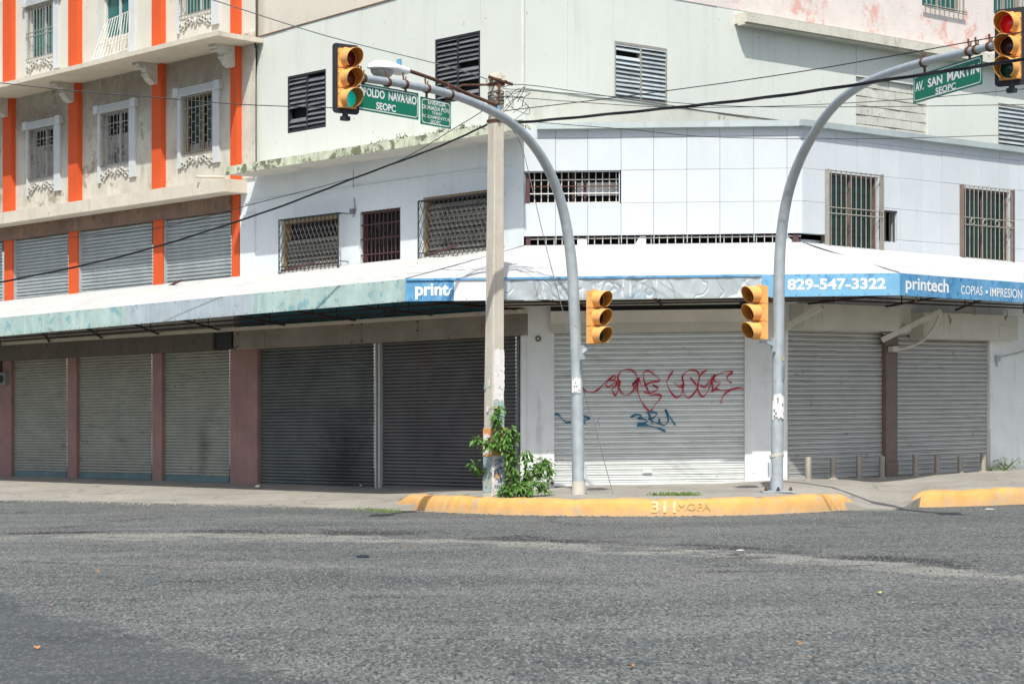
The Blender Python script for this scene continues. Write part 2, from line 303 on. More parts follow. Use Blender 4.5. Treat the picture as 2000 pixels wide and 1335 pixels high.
# ------------------------------------------------------------------ objects
class MB:
    def __init__(s): s.v, s.f, s.mi, s.ms = [], [], [], []
    def m(s, mt):
        if mt not in s.ms: s.ms.append(mt)
        s.cur = s.ms.index(mt); return s
    cur = 0
    def face(s, pts):
        b = len(s.v); s.v += [Vector(p) for p in pts]; s.f.append(tuple(range(b, b+len(pts)))); s.mi.append(s.cur)
    def add(s, vs, fs):
        b = len(s.v); s.v += [Vector(p) for p in vs]
        for f in fs: s.f.append(tuple(b+i for i in f)); s.mi.append(s.cur)
    def hexa(s, p):                     # p: 4 front corners then 4 back corners, same order
        s.add(p, [(0, 1, 2, 3), (7, 6, 5, 4), (0, 4, 5, 1), (1, 5, 6, 2), (2, 6, 7, 3), (3, 7, 4, 0)])
    def box(s, F, u0, u1, w0, w1, z0, z1):
        a = [(u0, z0), (u1, z0), (u1, z1), (u0, z1)]
        s.hexa([F.P(u, w1, z) for u, z in a] + [F.P(u, w0, z) for u, z in a])
    def prism(s, F, poly, w0, w1):      # poly of (u, z), counter-clockwise seen from the street
        n = len(poly)
        vs = [F.P(u, w1, z) for u, z in poly] + [F.P(u, w0, z) for u, z in poly]
        s.add(vs, [tuple(range(n)), tuple(range(2*n-1, n-1, -1))] + [(i, i+n, (i+1) % n+n, (i+1) % n) for i in range(n)])
    def quadpx(s, F, px, w0, w1):       # prism from 4 photo pixels read on the face at w1
        s.prism(F, [F.uz(x, y, w1) for x, y in px], w0, w1)
    def bar(s, a, b, r, n=6, r2=None):
        s.tube([a, b], [r, r if r2 is None else r2], n)
    def tube(s, pts, rad, n=8, caps=True):
        pts = [Vector(p) for p in pts]
        if isinstance(rad, (int, float)): rad = [rad]*len(pts)
        b = len(s.v); ref = None
        for i, p in enumerate(pts):
            d = (pts[min(i+1, len(pts)-1)] - pts[max(i-1, 0)]).normalized()
            if ref is None: ref = d.orthogonal().normalized()
            ref = (ref - d*ref.dot(d)).normalized(); q = d.cross(ref)
            for k in range(n):
                a = 2*math.pi*k/n; s.v.append(p + (ref*math.cos(a) + q*math.sin(a))*rad[i])
        for i in range(len(pts)-1):
            for k in range(n):
                s.f.append((b+i*n+k, b+i*n+(k+1) % n, b+(i+1)*n+(k+1) % n, b+(i+1)*n+k)); s.mi.append(s.cur)
        if caps:
            s.f.append(tuple(b+k for k in reversed(range(n)))); s.mi.append(s.cur)
            s.f.append(tuple(b+(len(pts)-1)*n+k for k in range(n))); s.mi.append(s.cur)
    def build(s, name, mt=None, parent=None, label=None, smooth=False, weld=False):
        me = bpy.data.meshes.new(name)
        o = bpy.data.objects.new(name, me); C.objects.link(o)
        org = Vector((0, 0, 0))
        if parent is not None:
            o.parent = parent; org = Vector(parent.get('_org', (0, 0, 0)))
            o['_org'] = tuple(org)
        me.from_pydata([tuple(v - org) for v in s.v], [], s.f)
        for m in (s.ms or [mt]): me.materials.append(m)
        for i, p in enumerate(me.polygons): p.material_index = s.mi[i] if s.ms else 0
        me.validate()
        bm = bmesh.new(); bm.from_mesh(me)
        if weld: bmesh.ops.remove_doubles(bm, verts=bm.verts, dist=.0005)
        bmesh.ops.recalc_face_normals(bm, faces=bm.faces); bm.to_mesh(me); bm.free()
        if smooth:
            me.polygons.foreach_set('use_smooth', [True]*len(me.polygons))
            try: me.set_sharp_from_angle(angle=math.radians(40))
            except Exception: pass
        if label: o['label'] = label
        return o
def thing(name, label, cat, loc=(0, 0, 0), group=None, kind=None):
    o = bpy.data.objects.new(name, None); C.objects.link(o); o.location = loc; o.empty_display_size = .2
    o['_org'] = tuple(loc); tag(o, label, cat, group, kind); return o
def tag(o, label=None, cat=None, group=None, kind=None):
    if label: o['label'] = label
    if cat: o['category'] = cat
    if group: o['group'] = group
    if kind: o['kind'] = kind
    return o
def single(mb, name, mt, label, cat, group=None, smooth=False, kind=None):   # a thing of one mesh with its origin at its base
    lo = min(mb.v, key=lambda v: v.z); org = Vector(lo)
    mb.v = [v - org for v in mb.v]
    o = mb.build(name, mt, None, None, smooth); o.location = org
    return tag(o, label, cat, group, kind)
def copy_tree(o, parent=None):
    c = o.copy(); C.objects.link(c)
    if parent is not None: c.parent = parent
    for ch in list(o.children): copy_tree(ch, c)
    return c
def catmull(pts, n=6):
    pts = [Vector(p) for p in pts]
    if len(pts) < 3: return pts
    out = []
    for i in range(len(pts)-1):
        p0 = pts[max(i-1, 0)]; p1 = pts[i]; p2 = pts[i+1]; p3 = pts[min(i+2, len(pts)-1)]
        for k in range(n):
            t = k/n
            out.append(.5*((2*p1) + (p2-p0)*t + (2*p0-5*p1+4*p2-p3)*t*t + (3*p1-p0-3*p2+p3)*t**3))
    return out + [pts[-1]]
def wall_holes(mb, F, u0, u1, z0, z1, holes, w=0.0, depth=.3):
    us = sorted({u0, u1, *[h[0] for h in holes], *[h[1] for h in holes]}); zs = sorted({z0, z1, *[h[2] for h in holes], *[h[3] for h in holes]})
    us = [u for u in us if u0 <= u <= u1]; zs = [z for z in zs if z0 <= z <= z1]
    for i in range(len(us)-1):
        for j in range(len(zs)-1):
            cu, cz = (us[i]+us[i+1])/2, (zs[j]+zs[j+1])/2
            if any(h[0] < cu < h[1] and h[2] < cz < h[3] for h in holes): continue
            mb.face([F.P(us[i], w, zs[j]), F.P(us[i+1], w, zs[j]), F.P(us[i+1], w, zs[j+1]), F.P(us[i], w, zs[j+1])])
    for a, b, c, d in holes:
        q = [(a, c), (b, c), (b, d), (a, d)]
        for i in range(4):
            p, r = q[i], q[(i+1) % 4]
            mb.face([F.P(p[0], w, p[1]), F.P(p[0], w-depth, p[1]), F.P(r[0], w-depth, r[1]), F.P(r[0], w, r[1])])
def shutter(name, F, u0, u1, z0, z1, pitch, mt, parent, w=-.06, flat=False, label=None, foot=None):
    mb = MB().m(mt); n = max(2, round((z1-z0)/pitch)); ph = (z1-z0)/n
    prof = [(0, -.014), (.08, 0), (.60, .004), (.66, -.010), (.72, .002), (.90, 0), (.97, -.014)] if flat else [(0, -.024), (.10, .004), (.34, .022), (.62, .020), (.84, .004), (.96, -.020)]
    if flat: prof = [(a, b*1.3 if b >= 0 else b*3.2) for a, b in prof]
    rows = []
    for i in range(n):
        jit = R.uniform(-.003, .003)
        for a, b in prof: rows.append((z0 + (i+a)*ph, w + b + jit, i))
    rows.append((z1, w-.01, n)); nu = 9
    hump = [(R.uniform(u0, u1), R.uniform(z0, z0+(z1-z0)*.7), R.uniform(.15, .45), R.uniform(-.018, .014)) for _ in range(7)]
    slat = [[R.uniform(-.0035, .0035) for _ in range(nu+1)] for _ in range(n+1)]; drop = [[R.gauss(0, .0022) for _ in range(nu+1)] for _ in range(n+1)]
    def vtx(r, k):
        z, ww, i = rows[r]; u = u0 + (u1-u0)*k/nu
        d = sum(h*math.exp(-(((u-a)/q)**2 + ((z-b)/q)**2)) for a, b, q, h in hump) if 0 < k < nu else 0
        return F.P(u, ww + d + slat[i][k], z + (drop[i][k] if 0 < r < len(rows)-1 else 0))
    grid = [[vtx(r, k) for k in range(nu+1)] for r in range(len(rows))]
    for r in range(len(rows)-1):
        for k in range(nu): mb.face([grid[r][k], grid[r][k+1], grid[r+1][k+1], grid[r+1][k]])
    if foot:
        mb.m(foot); mb.box(F, u0, u1, w+.012, w+.028, z0, z0+ph*2.1)
    else: mb.box(F, u0, u1, w+.010, w+.035, z0, z0+.07)
    o = mb.build(name, None, parent, label)
    return o, (lambda z: w + .016*1.3 if flat else w + .018)
def ribbon(mb, F, pts, w, width):
    pts = catmull([Vector((u, z, 0)) for u, z in pts], 6)
    L, Rr = [], []
    for i, p in enumerate(pts):
        d = (pts[min(i+1, len(pts)-1)] - pts[max(i-1, 0)]); d = d.normalized() if d.length > 1e-9 else Vector((1, 0, 0))
        k = .5*width*(.75 + .35*math.sin(i*.37)) ; q = Vector((-d.y, d.x, 0))*k
        L.append(p+q); Rr.append(p-q)
    for i in range(len(pts)-1):
        mb.face([F.P(L[i].x, w, L[i].y), F.P(Rr[i].x, w, Rr[i].y), F.P(Rr[i+1].x, w, Rr[i+1].y), F.P(L[i+1].x, w, L[i+1].y)])
def text(mb, body, mapfn, bold=0.0, spacing=1.0):
    """flat letters mapped through mapfn(a, b), a and b running 0..1 over the bounding box of the word"""
    cu = bpy.data.curves.new('t', 'FONT'); cu.body = body; cu.size = 1; cu.offset = bold; cu.space_character = spacing; cu.resolution_u = 4
    o = bpy.data.objects.new('t', cu); C.objects.link(o)
    bpy.context.view_layer.update()
    me = bpy.data.meshes.new_from_object(o.evaluated_get(bpy.context.evaluated_depsgraph_get()))
    vs = [v.co.copy() for v in me.vertices]; fs = [tuple(p.vertices) for p in me.polygons]
    bpy.data.objects.remove(o); bpy.data.curves.remove(cu); bpy.data.meshes.remove(me)
    x0 = min(v.x for v in vs); x1 = max(v.x for v in vs); y0 = min(v.y for v in vs); y1 = max(v.y for v in vs)
    mb.add([mapfn((v.x-x0)/(x1-x0), (v.y-y0)/(y1-y0)) for v in vs], fs)
def tmap(F, px0, px1, ytl, ybl, ytr, ybr, w):  # map onto four photo pixels of plane F
    c = [F.uz(px0, ybl, w), F.uz(px1, ybr, w), F.uz(px1, ytr, w), F.uz(px0, ytl, w)]
    def fn(a, b):
        lo = (c[0][0]+(c[1][0]-c[0][0])*a, c[0][1]+(c[1][1]-c[0][1])*a); hi = (c[3][0]+(c[2][0]-c[3][0])*a, c[3][1]+(c[2][1]-c[3][1])*a)
        return F.P(lo[0]+(hi[0]-lo[0])*b, w, lo[1]+(hi[1]-lo[1])*b)
    return fn

# ------------------------------------------------------------------ ground
mb = MB()
xs = [-260, -120, -60, -30, -15, -8, 0, 8, 15, 30, 60, 120, 260]; ys = [-60, 0, 8, 14, 20, 26, 32, 38, 44, 60, 120, 300]
for i in range(len(xs)-1):
    for j in range(len(ys)-1):
        mb.face([(x, y, SL*x) for x, y in ((xs[i], ys[j]), (xs[i+1], ys[j]), (xs[i+1], ys[j+1]), (xs[i], ys[j+1]))])
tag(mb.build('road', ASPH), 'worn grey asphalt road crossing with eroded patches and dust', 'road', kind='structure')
KZ = .33
# outer line (photo pixel, height) and the inner line along the walls
KERB_A = [(752, 992.5), (830, 998.5), (900, 1002), (1000, 1005.5), (1130, 1007.5), (1250, 1008), (1400, 1007), (1530, 1003), (1640, 997), (1697, 993)]
KERB_B = [(1768, 990.5), (1825, 990), (1900, 988), (2000, 984), (2200, 975), (2500, 962)]
def behind(K, i, d, z):
    p = ground(*K[i]); q = ground(*K[min(i+1, len(K)-1)]) - ground(*K[max(i-1, 0)]); n = Vector((-q.y, q.x, 0)).normalized()
    if n.y < 0: n = -n
    p = p + n*d; return Vector((p.x, p.y, z + SL*p.x))
outer = [(-420, 958, .02), (-150, 969, .02), (0, 975, .02), (250, 979.5, .02), (500, 985, .025), (700, 991, .03), (750, 992.7, .035)]
op = [ground(x, y, z) for x, y, z in outer]; opx = [x for x, _, _ in outer]
for i, z in ((1, .22), (2, .29), (3, .296), (4, .296), (5, .296), (6, .296), (7, .296), (8, .27)): op.append(behind(KERB_A, i, .40, z)); opx.append(KERB_A[i][0])
for x, y, z in ((1698, 993, .03), (1745, 992.5, .03), (1764, 991, .03)): op.append(ground(x, y, z)); opx.append(x)
for i, z in ((1, .27), (2, .296), (3, .296), (4, .296), (5, .296)): op.append(behind(KERB_B, i, .40, z)); opx.append(KERB_B[i][0])
def inner(px):
    if px < 1010: return FL.P(FL.U(px, -.4), -.4, FL.Z(min(max(px, 20), 950), 916.5+.0315*(min(max(px, 20), 950)-25)+11.8+.0, 0))
    if px < 1500: return FC.P(FC.U(px, -.4), -.4, FC.Z(1250, 945.5))
    return FRL.P(FRL.U(px, -.4), -.4, FRL.Z(1541, 935))
ip = [inner(x) for x in opx]
mb = MB(); NR = 8
for i in range(len(op)-1):
    for k in range(NR):
        q = []
        for a, b in ((i, k), (i+1, k), (i+1, k+1), (i, k+1)):
            t = b/NR; p = op[a].lerp(ip[a], t); q.append(p)
        mb.face(q)
# front drop so the slab has an edge of its own
for i in range(len(op)-1):
    mb.face([op[i], op[i+1], op[i+1]-Vector((0, 0, .4)), op[i]-Vector((0, 0, .4))])
pv = mb.build('pavement', PAVE); tag(pv, 'cracked grey concrete pavement round the street corner', 'pavement', kind='structure')
def walk_z(p):                          # height of the pavement under a point (ray cast on the finished mesh)
    from mathutils.bvhtree import BVHTree
    global _bvh
    try: _bvh
    except NameError: _bvh = BVHTree.FromPolygons([v.co for v in pv.data.vertices], [tuple(f.vertices) for f in pv.data.polygons])
    h = _bvh.ray_cast(Vector((p[0], p[1], 5)), Vector((0, 0, -1)))
    return h[0].z if h[0] is not None else SL*p[0]

def kerb(pts_px, label, ends):
    """pts_px: (px, py of the foot); sweeps a rounded kerb profile, tapering down at the ends"""
    base = catmull([ground(x, y, 0) for x, y in pts_px], 14)
    prof = [(0, -.05), (.02, .0), (.06, .14), (.09, .225), (.14, .285), (.21, .308), (.32, .314), (.44, .312), (.48, .28), (.48, -.05)]
    n = len(base); mb = MB(); rows = []
    L = [0]
    for i in range(1, n): L.append(L[-1] + (base[i]-base[i-1]).length)
    for i in range(n):
        d = base[min(i+1, n-1)] - base[max(i-1, 0)]; q = Vector((-d.y, d.x, 0)).normalized()
        if q.y < 0: q = -q
        k = 1.0
        if ends[0]: k = min(k, .04 + .96*math.sin(math.pi/2*min(1, L[i]/ends[0])))
        if ends[1]: k = min(k, .04 + .96*math.sin(math.pi/2*min(1, (L[-1]-L[i])/ends[1])))
        wob = 1 + .03*math.sin(L[i]*3.1) + .02*math.sin(L[i]*7.7+1)
        chip = R.random() < .16
        rows.append([base[i] + q*(a + (1-k)*.10 + R.uniform(-.008, .008) + (.03 if chip and .1 < b < .34 else 0)) + Vector((0, 0, (b*k*wob + R.uniform(-.006, .006) - (.02 if chip and b > .3 else 0)) if b > 0 else b)) for a, b in prof])
    m_ = len(prof)
    for i in range(n-1):
        for j in range(m_-1):
            mb.face([rows[i][j], rows[i+1][j], rows[i+1][j+1], rows[i][j+1]])
    mb.face(rows[0]); mb.face(list(reversed(rows[-1])))
    bm_ = mb.build('kerb', YKERB, smooth=True, weld=True)
    tag(bm_, label, 'kerb', kind='structure')
    return bm_
kc = kerb(KERB_A, 'long scuffed yellow kerb curving round the corner below the poles', (.9, .8))
kr = kerb(KERB_B, 'short clean yellow kerb beyond the driveway gap at right edge', (.45, 0))
def kerb_pt(px, py):                    # a point on the kerb face seen at a pixel (ray cast)
    from mathutils.bvhtree import BVHTree
    b = BVHTree.FromPolygons([v.co for v in kc.data.vertices], [tuple(f.vertices) for f in kc.data.polygons])
    o = Vector((0, 0, H)); d = (at(px, py, 1.0) - o).normalized()
    h = b.ray_cast(o, d)
    return h[0] - d*.02 if h[0] is not None else at(px, py, 38)
def kmap(px0, px1, yt, yb): return lambda a, b: kerb_pt(px0+(px1-px0)*a, yb+(yt-yb)*b)
mb = MB(); text(mb, '311', kmap(1272, 1320, 978, 1001), .02); mb.build('painted_number', KPAINT, kc)
mb = MB(); text(mb, 'MOPA', kmap(1324, 1388, 982, 996)); mb.build('painted_lettering', KPAINTG, kc)

# ------------------------------------------------------------------ orange pilaster building (far left)
ob = thing('apartment_building', 'cream apartment building with bright orange pilasters and curved ledge', 'building', FL.P(FL.U(230), 0, .3))
OU0, OU1 = FL.U(-330), FL.U(499)
zb_led = FL.Z(140, 417, .72); zt_led = FL.Z(140, 394, .72)          # lower ledge
zl0 = FL.Z(267, 107, 1.35); zl1 = FL.Z(267, 98, 1.35)             # upper ledge
ztop = zl1 + 3.6
W2 = [(58, 108.5, 254.6, 353.5), (199, 255, 223, 326.5), (356.5, 418.5, 190, 302.5)]
W3 = [(54, 107, 16, 118), (198, 255, -26, 78), (353, 416, -60, 34.5)]
def hole(F, t, w=0): 
    u0, u1 = F.U(t[0], w), F.U(t[1], w); return (u0, u1, F.Z(t[0], t[3], w), F.Z(t[0], t[2], w))
h2 = [hole(FL, t) for t in W2]; h3 = [hole(FL, t) for t in W3]
mb = MB().m(BEIGE_ST); wall_holes(mb, FL, OU0, OU1, zt_led-.05, zl0+.3, h2, 0, .28); mb.build('wall', None, ob, 'water stained cream wall below the curved ledge')
mb = MB().m(BEIGE); wall_holes(mb, FL, OU0, OU1, zl0+.3, ztop, h3, 0, .28); mb.build('wall', None, ob, 'clean cream wall above the curved ledge')
mb = MB().m(BEIGE); mb.box(FL, OU0, OU1, -9, -.3, zt_led, ztop); mb.build('building_core', None, ob)
mb = MB().m(LEDGE); mb.box(FL, OU0, FL.U(437, .72), -.3, .72, zb_led, zt_led); mb.build('ledge', None, ob, 'straight lower ledge above the brown beam')
# curved upper ledge
us_, ue = FL.U(428, 1.35), FL.U(507); poly = [(OU0, -.1), (OU0, 1.35)] + [(us_ + (ue-us_)*math.sin(a), .10 + 1.25*math.cos(a)) for a in [i*math.pi/2/12 for i in range(13)]] + [(ue, -.1)]
mb = MB().m(LEDGE); n = len(poly)
mb.add([FL.P(u, w, zl0) for u, w in poly] + [FL.P(u, w, zl1) for u, w in poly], [tuple(range(n)), tuple(range(2*n-1, n-1, -1))] + [(i, (i+1) % n, (i+1) % n+n, i+n) for i in range(n)])
mb.build('ledge', None, ob, 'projecting upper ledge with rounded corner')
PIL = [(-112, -88), (5, 27), (133, 157), (296, 320), (449.5, 468)]
for i, (a, b) in enumerate(PIL):
    u0, u1 = FL.U(a, .16), FL.U(b-6, .16)
    mb = MB().m(ORANGE); mb.box(FL, u0, u1, -.05, .16, zt_led+.002, zl0-.002); mb.build('pilaster', None, ob)
    mb = MB().m(ORANGE); mb.box(FL, u0, u1, -.05, .16, zl1+.002, ztop); mb.build('pilaster', None, ob)
    mb = MB()
    cu = (u0+u1)/2 - .06; mb.m(ORNA)
    prof = [(.0, 0), (.62, 0), (.62, -.07), (.52, -.11), (.40, -.14), (.33, -.20), (.30, -.28), (.28, -.36), (.22, -.43), (.15, -.47), (.10, -.52), (.0, -.52)]
    vs = [FL.P(cu-.13, .16+w, zl0-.003+z) for w, z in prof] + [FL.P(cu+.13, .16+w, zl0-.003+z) for w, z in prof]; m_ = len(prof)
    mb.add(vs, [tuple(range(m_)), tuple(range(2*m_-1, m_-1, -1))] + [(k, k+m_, (k+1) % m_+m_, (k+1) % m_) for k in range(m_)])
    for w_, z_, r_ in ((.49, -.12, .06), (.28, -.28, .05), (.15, -.44, .045)): mb.bar(FL.P(cu-.15, .16+w_, zl0+z_), FL.P(cu+.15, .16+w_, zl0+z_), r_, 10)
    mb.build('corbel', None, ob)
def ornament(parent, u0, u1, z):
    mb = MB().m(ORNA); c = (u0+u1)/2; wd = (u1-u0)
    for sg in (-1, 1):
        for k in range(5):
            x = c + sg*wd*(.13 + .085*k); zz = z + .05*math.sin(k*1.7) - .02*k*(k > 2)
            pts = [FL.P(x + .07*math.cos(a)*sg, .03, zz + .06*math.sin(a)) for a in [j*1.05 for j in range(6)]]
            mb.tube(pts, .028, 5)
    mb.tube([FL.P(c, .03, z+.1), FL.P(c, .04, z-.02), FL.P(c, .03, z-.13)], [.05, .065, .02], 6)
    mb.tube([FL.P(c-.1, .03, z+.05), FL.P(c+.1, .03, z+.05)], .035, 5)
    mb.build('plaster_ornament', None, parent)
def surround(parent, hl, jl, jr, zjl, zjr, lint=True):
    u0, u1, z0, z1 = hl; mb = MB().m(TRIM)
    mb.box(FL, jl, u0-.01, 0.003, .07, zjl, z1); mb.box(FL, u1+.01, jr, 0.003, .07, zjr, z1)
    if lint:
        mb.box(FL, jl-.08, jr+.08, .003, .10, z1+.002, z1+.21)
        for k in range(4): mb.box(FL, jl+.14, jr-.14, .10, .122, z1+.02+k*.048, z1+.05+k*.048)
        mb.box(FL, jl-.10, jl+.11, .103, .15, z1+.0, z1+.225); mb.box(FL, jr-.11, jr+.10, .103, .15, z1+.0, z1+.225)
    mb.build('window_surround', None, parent)
def pane(parent, F, hl, split=None, m_top=GLASSD, m_bot=PANE_LIT, w=-.2):
    u0, u1, z0, z1 = hl; mb = MB()
    zs = z0 + (z1-z0)*(split or 0)
    mb.m(m_top); mb.face([F.P(u0, w, zs), F.P(u1, w, zs), F.P(u1, w, z1), F.P(u0, w, z1)])
    if split: mb.m(m_bot); mb.face([F.P(u0, w, z0), F.P(u1, w, z0), F.P(u1, w, zs), F.P(u0, w, zs)])
    mb.build('pane', None, parent)
def winframe(F, hl, parent, mt, t=.05, w0=-.19, w1=-.12, mull=True, name='window'):
    u0, u1, z0, z1 = hl; mb = MB().m(mt)
    mb.box(F, u0, u0+t, w0, w1, z0, z1); mb.box(F, u1-t, u1, w0, w1, z0, z1); mb.box(F, u0+t, u1-t, w0, w1, z0, z0+t); mb.box(F, u0+t, u1-t, w0, w1, z1-t, z1)
    if mull: mb.box(F, (u0+u1)/2-t/2, (u0+u1)/2+t/2, w0+.004, w1-.004, z0+t, z1-t)
    return mb.build(name, None, parent)
def grille(parent, F, hl, w, nbar, rails, mt, r=.011, zig=False):
    u0, u1, z0, z1 = hl; mb = MB().m(mt)
    for k in range(nbar):
        u = u0 + (u1-u0)*(k+.5)/nbar; mb.bar(F.P(u, w, z0), F.P(u, w, z1), r, 5)
    for f in rails: mb.bar(F.P(u0, w+.012, z0+(z1-z0)*f), F.P(u1, w+.012, z0+(z1-z0)*f), r*1.15, 5)
    if zig:
        for k in range(nbar-1):
            for q in (.18, .36, .54, .70):
                f = q + (.09 if k % 2 else 0); a = u0+(u1-u0)*(k+.5)/nbar; b = u0+(u1-u0)*(k+1.5)/nbar
                mb.bar(F.P(a, w, z0+(z1-z0)*f), F.P(b, w, z0+(z1-z0)*f), r, 4)
    mb.build('grille', None, parent)
J2 = [(51, 116, 383, 371.5), (190, 263, 358, 344.5), (346, 427, 329.5, 316)]
for i, h in enumerate(h2):
    wn = winframe(FL, h, ob, TRIM if i < 2 else WOODF)
    pane(wn, FL, h, (.68, .60, .18)[i], (BLACK, BLACK, GLASSD)[i], PANE_LIT)
    grille(wn, FL, h, .02, 8, (.02, .78, .98), BARS, .011, True)
    a, b, c, d = J2[i]; surround(wn, h, FL.U(a, .07), FL.U(b, .07), FL.Z(a, c, .07), FL.Z(b, d, .07))
    ornament(ob, h[0], h[1], h[2]-.20)
J3 = [(48, 113, 148, 132), (190, 262, 145, 128), (344.5, 425, 67, 46)]
for i, h in enumerate(h3):
    wn = winframe(FL, h, ob, TRIM)
    pane(wn, FL, h, None, GLASST)
    a, b, c, d = J3[i]; surround(wn, h, FL.U(a, .07), FL.U(b, .07), FL.Z(a, c, .07), FL.Z(b, d, .07), True)
    if i != 1: grille(wn, FL, h, .04, 9 if i == 0 else 10, (.01, .42, .50, .99) if i == 0 else (.01, .35, .99), BARS, .012)
    else:
        mb = MB().m(BARSW)      # grille broken loose, its foot slid out on the ledge
        tl, tr, bl, br = FL.Q(206.7, 42, .06), FL.Q(254.6, 21, .06), FL.Q(180, 118, .62), FL.Q(250, 96, .10)
        for k in range(11): mb.bar(tl.lerp(tr, k/10), bl.lerp(br, k/10), .012, 5)
        for f in (0, .62, .70, 1): mb.bar(tl.lerp(bl, f), tr.lerp(br, f), .015, 5)
        mb.build('grille', None, wn, 'white bar grille fallen loose and leaning outward')
    if i != 1: ornament(ob, h[0], h[1], h[2]-.20)
# brown beam and mezzanine shutters, pilasters
zbb, zbt = FL.Z(225, 440, .10), FL.Z(225, 405, .10)
mb = MB().m(BROWN); mb.box(FL, OU0, FL.U(450, .1), -.2, .10, zbb, zbt+.2); mb.box(FL, FL.U(415, .12), FL.U(449, .12), .102, .13, zbb-.01, zbt-.06); mb.build('beam', None, ob)
zaw = FL.Z(225, 566, 0) - .5
MZ = [(-90, 5), (28, 134), (157, 298), (323, 452)]
for a, b in MZ:
    shutter('roller_shutter', FL, FL.U(a, -.1), FL.U(b, -.1), zaw, zbb-.003, .095, SH_ORN, ob, -.10)
for a, b in [(-112, -88), (8, 28), (134, 155), (299, 321.5), (452.5, 470)]:
    mb = MB().m(ORANGE); mb.box(FL, FL.U(a, .05), FL.U(b-4, .05), -.3, .05, zaw, (zbb if a < 440 else FL.Z(450, 372, .05))-.004); mb.build('pilaster', None, ob)
    mb = MB().m(GALV); mb.box(FL, FL.U(b-3.6, .0), FL.U(b-.5, .0), -.12, .0, zaw, zbb-.004); 
    if a < 440: mb.build('shutter_rail', None, ob)
# ground floor: pink pillars, olive shutters, roller box
GS = [(25, 131, 704, 928), (152, 297, 697, 931), (319, 449, 689, 937)]
for (a, b, yt, yb) in GS:
    shutter('roller_shutter', FL, FL.U(a, -.1), FL.U(b, -.1), FL.Z(a, yb, -.1)-.02, FL.Z(a, yt, -.1)+.25, .078, SH_OLV, ob, -.10, foot=SH_GRN)
for a, b in ((-140, 22), (131.5, 149), (297.5, 316), (449.5, 502.5)):
    mb = MB().m(PINK); mb.box(FL, FL.U(a, .02), FL.U(b, .02), -.4, .02, -.3, FL.Z(300, 683, .02)); mb.build('pillar', None, ob)
zgb0, zgb1 = FL.Z(225, 693, .2), FL.Z(225, 661, .2)
mb = MB().m(DKBOX); mb.box(FL, OU0, FL.U(415, .2), -.3, .20, zgb0, zgb1); mb.build('roller_box', None, ob)
mb = MB().m(BLACKM); mb.box(FL, FL.U(415.5, .14), FL.U(452, .14), -.3, .14, zgb0+.02, zgb1+.1); mb.build('junction_panel', None, ob)
mb = MB().m(SOFFIT); mb.box(FL, OU0, FL.U(456, .0), -.3, .0, zgb1+.003, zaw); mb.build('wall', None, ob, 'dusty wall strip under the awning')
mb = MB().m(LEDGE); mb.box(FL, OU0, FL.U(456, .28), .003, .24, zgb1+.004, zgb1+.10); mb.build('ledge', None, ob, 'thin ledge on top of the roller box')
mb = MB().m(PVC); mb.tube([FL.Q(436, 346, .02), FL.Q(410, 345.5, .45), FL.Q(383, 345, .85)], .036, 12); mb.build('drain_pipe', None, ob)
# meter box at the picture's left edge
mt = thing('electric_meter', 'grey electric meter box on the pink pillar at the left edge', 'meter', FL.Q(3, 755, .03))
mb = MB().m(METER); mb.box(FL, FL.U(-9, .14), FL.U(11, .14), .023, .16, FL.Z(3, 752), FL.Z(3, 728)); mb.build('case', None, mt)
mb = MB().m(BLACKM); mb.tube([FL.Q(0, 740, .16), FL.Q(0, 740, .24)], .11, 12); mb.build('dial', None, mt)
mb = MB().m(SIGB); mb.tube([FL.Q(1, 727, .06), FL.Q(2, 690, .06)], .03, 6); mb.build('conduit', None, mt)

# ------------------------------------------------------------------ white corner building
cb = thing('corner_building', 'white two storey corner shop building with panelled upper wall', 'building', FC.P(2, 0, .3))
LU0, LU1 = FL.U(470), FL.U(1023)
zs0 = FL.Z(785, 287, 1.0); zs1 = FL.Z(785, 273, 1.0)
WL = [(550, 660, 432, 545), (703, 782, 414, 535), (826, 960, 386, 520)]
hl = [hole(FL, t) for t in WL]
zhead1 = FL.Z(700, 632, .12)
mb = MB().m(WHITE); wall_holes(mb, FL, LU0+.002, LU1, zaw+.2, zs0+.02, hl, 0, .25); mb.build('wall', None, cb, 'plain white wall with three barred openings')
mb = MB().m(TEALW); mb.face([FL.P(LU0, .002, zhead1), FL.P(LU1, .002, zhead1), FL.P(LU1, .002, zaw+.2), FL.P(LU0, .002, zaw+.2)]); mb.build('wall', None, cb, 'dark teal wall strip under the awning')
mb = MB().m(WHITE); mb.box(FL, FL.U(470, .03), FL.U(498, .03), .003, .05, zaw, FL.Z(480, 420)); mb.box(FL, FL.U(480), FL.U(1000), .003, .03, FL.Z(720, 365), FL.Z(720, 361)); mb.build('wall_moulding', None, cb)
mb = MB().m(BLACK); mb.box(FL, LU0+.05, LU1-.3, -6, -.45, zaw, zs0); mb.build('building_core', None, cb)
# slab roof edge
mb = MB().m(SOFFIT)
pa = [FL.uz(437, 357, 1.0), FL.uz(950, 262, 1.0), FL.uz(1036, 252, 1.0)]
ua = FL.U(440, 1.0)
def slab(w0, w1, z0, z1):               # plan cut square at the street corner
    e = lambda w: (.245 - w*FL.N.x)/FL.T.x
    pl = [(ua, w0), (ua, w1), (e(w1), w1), (e(w0), w0)]
    mb.hexa([FL.P(u, w, z0) for u, w in pl] + [FL.P(u, w, z1) for u, w in pl])
slab(-.05, .985, zs0, zs1-.01); mb.m(MOSSY); slab(.987, 1.03, zs0-.02, zs1+.02); mb.build('roof_slab', None, cb)
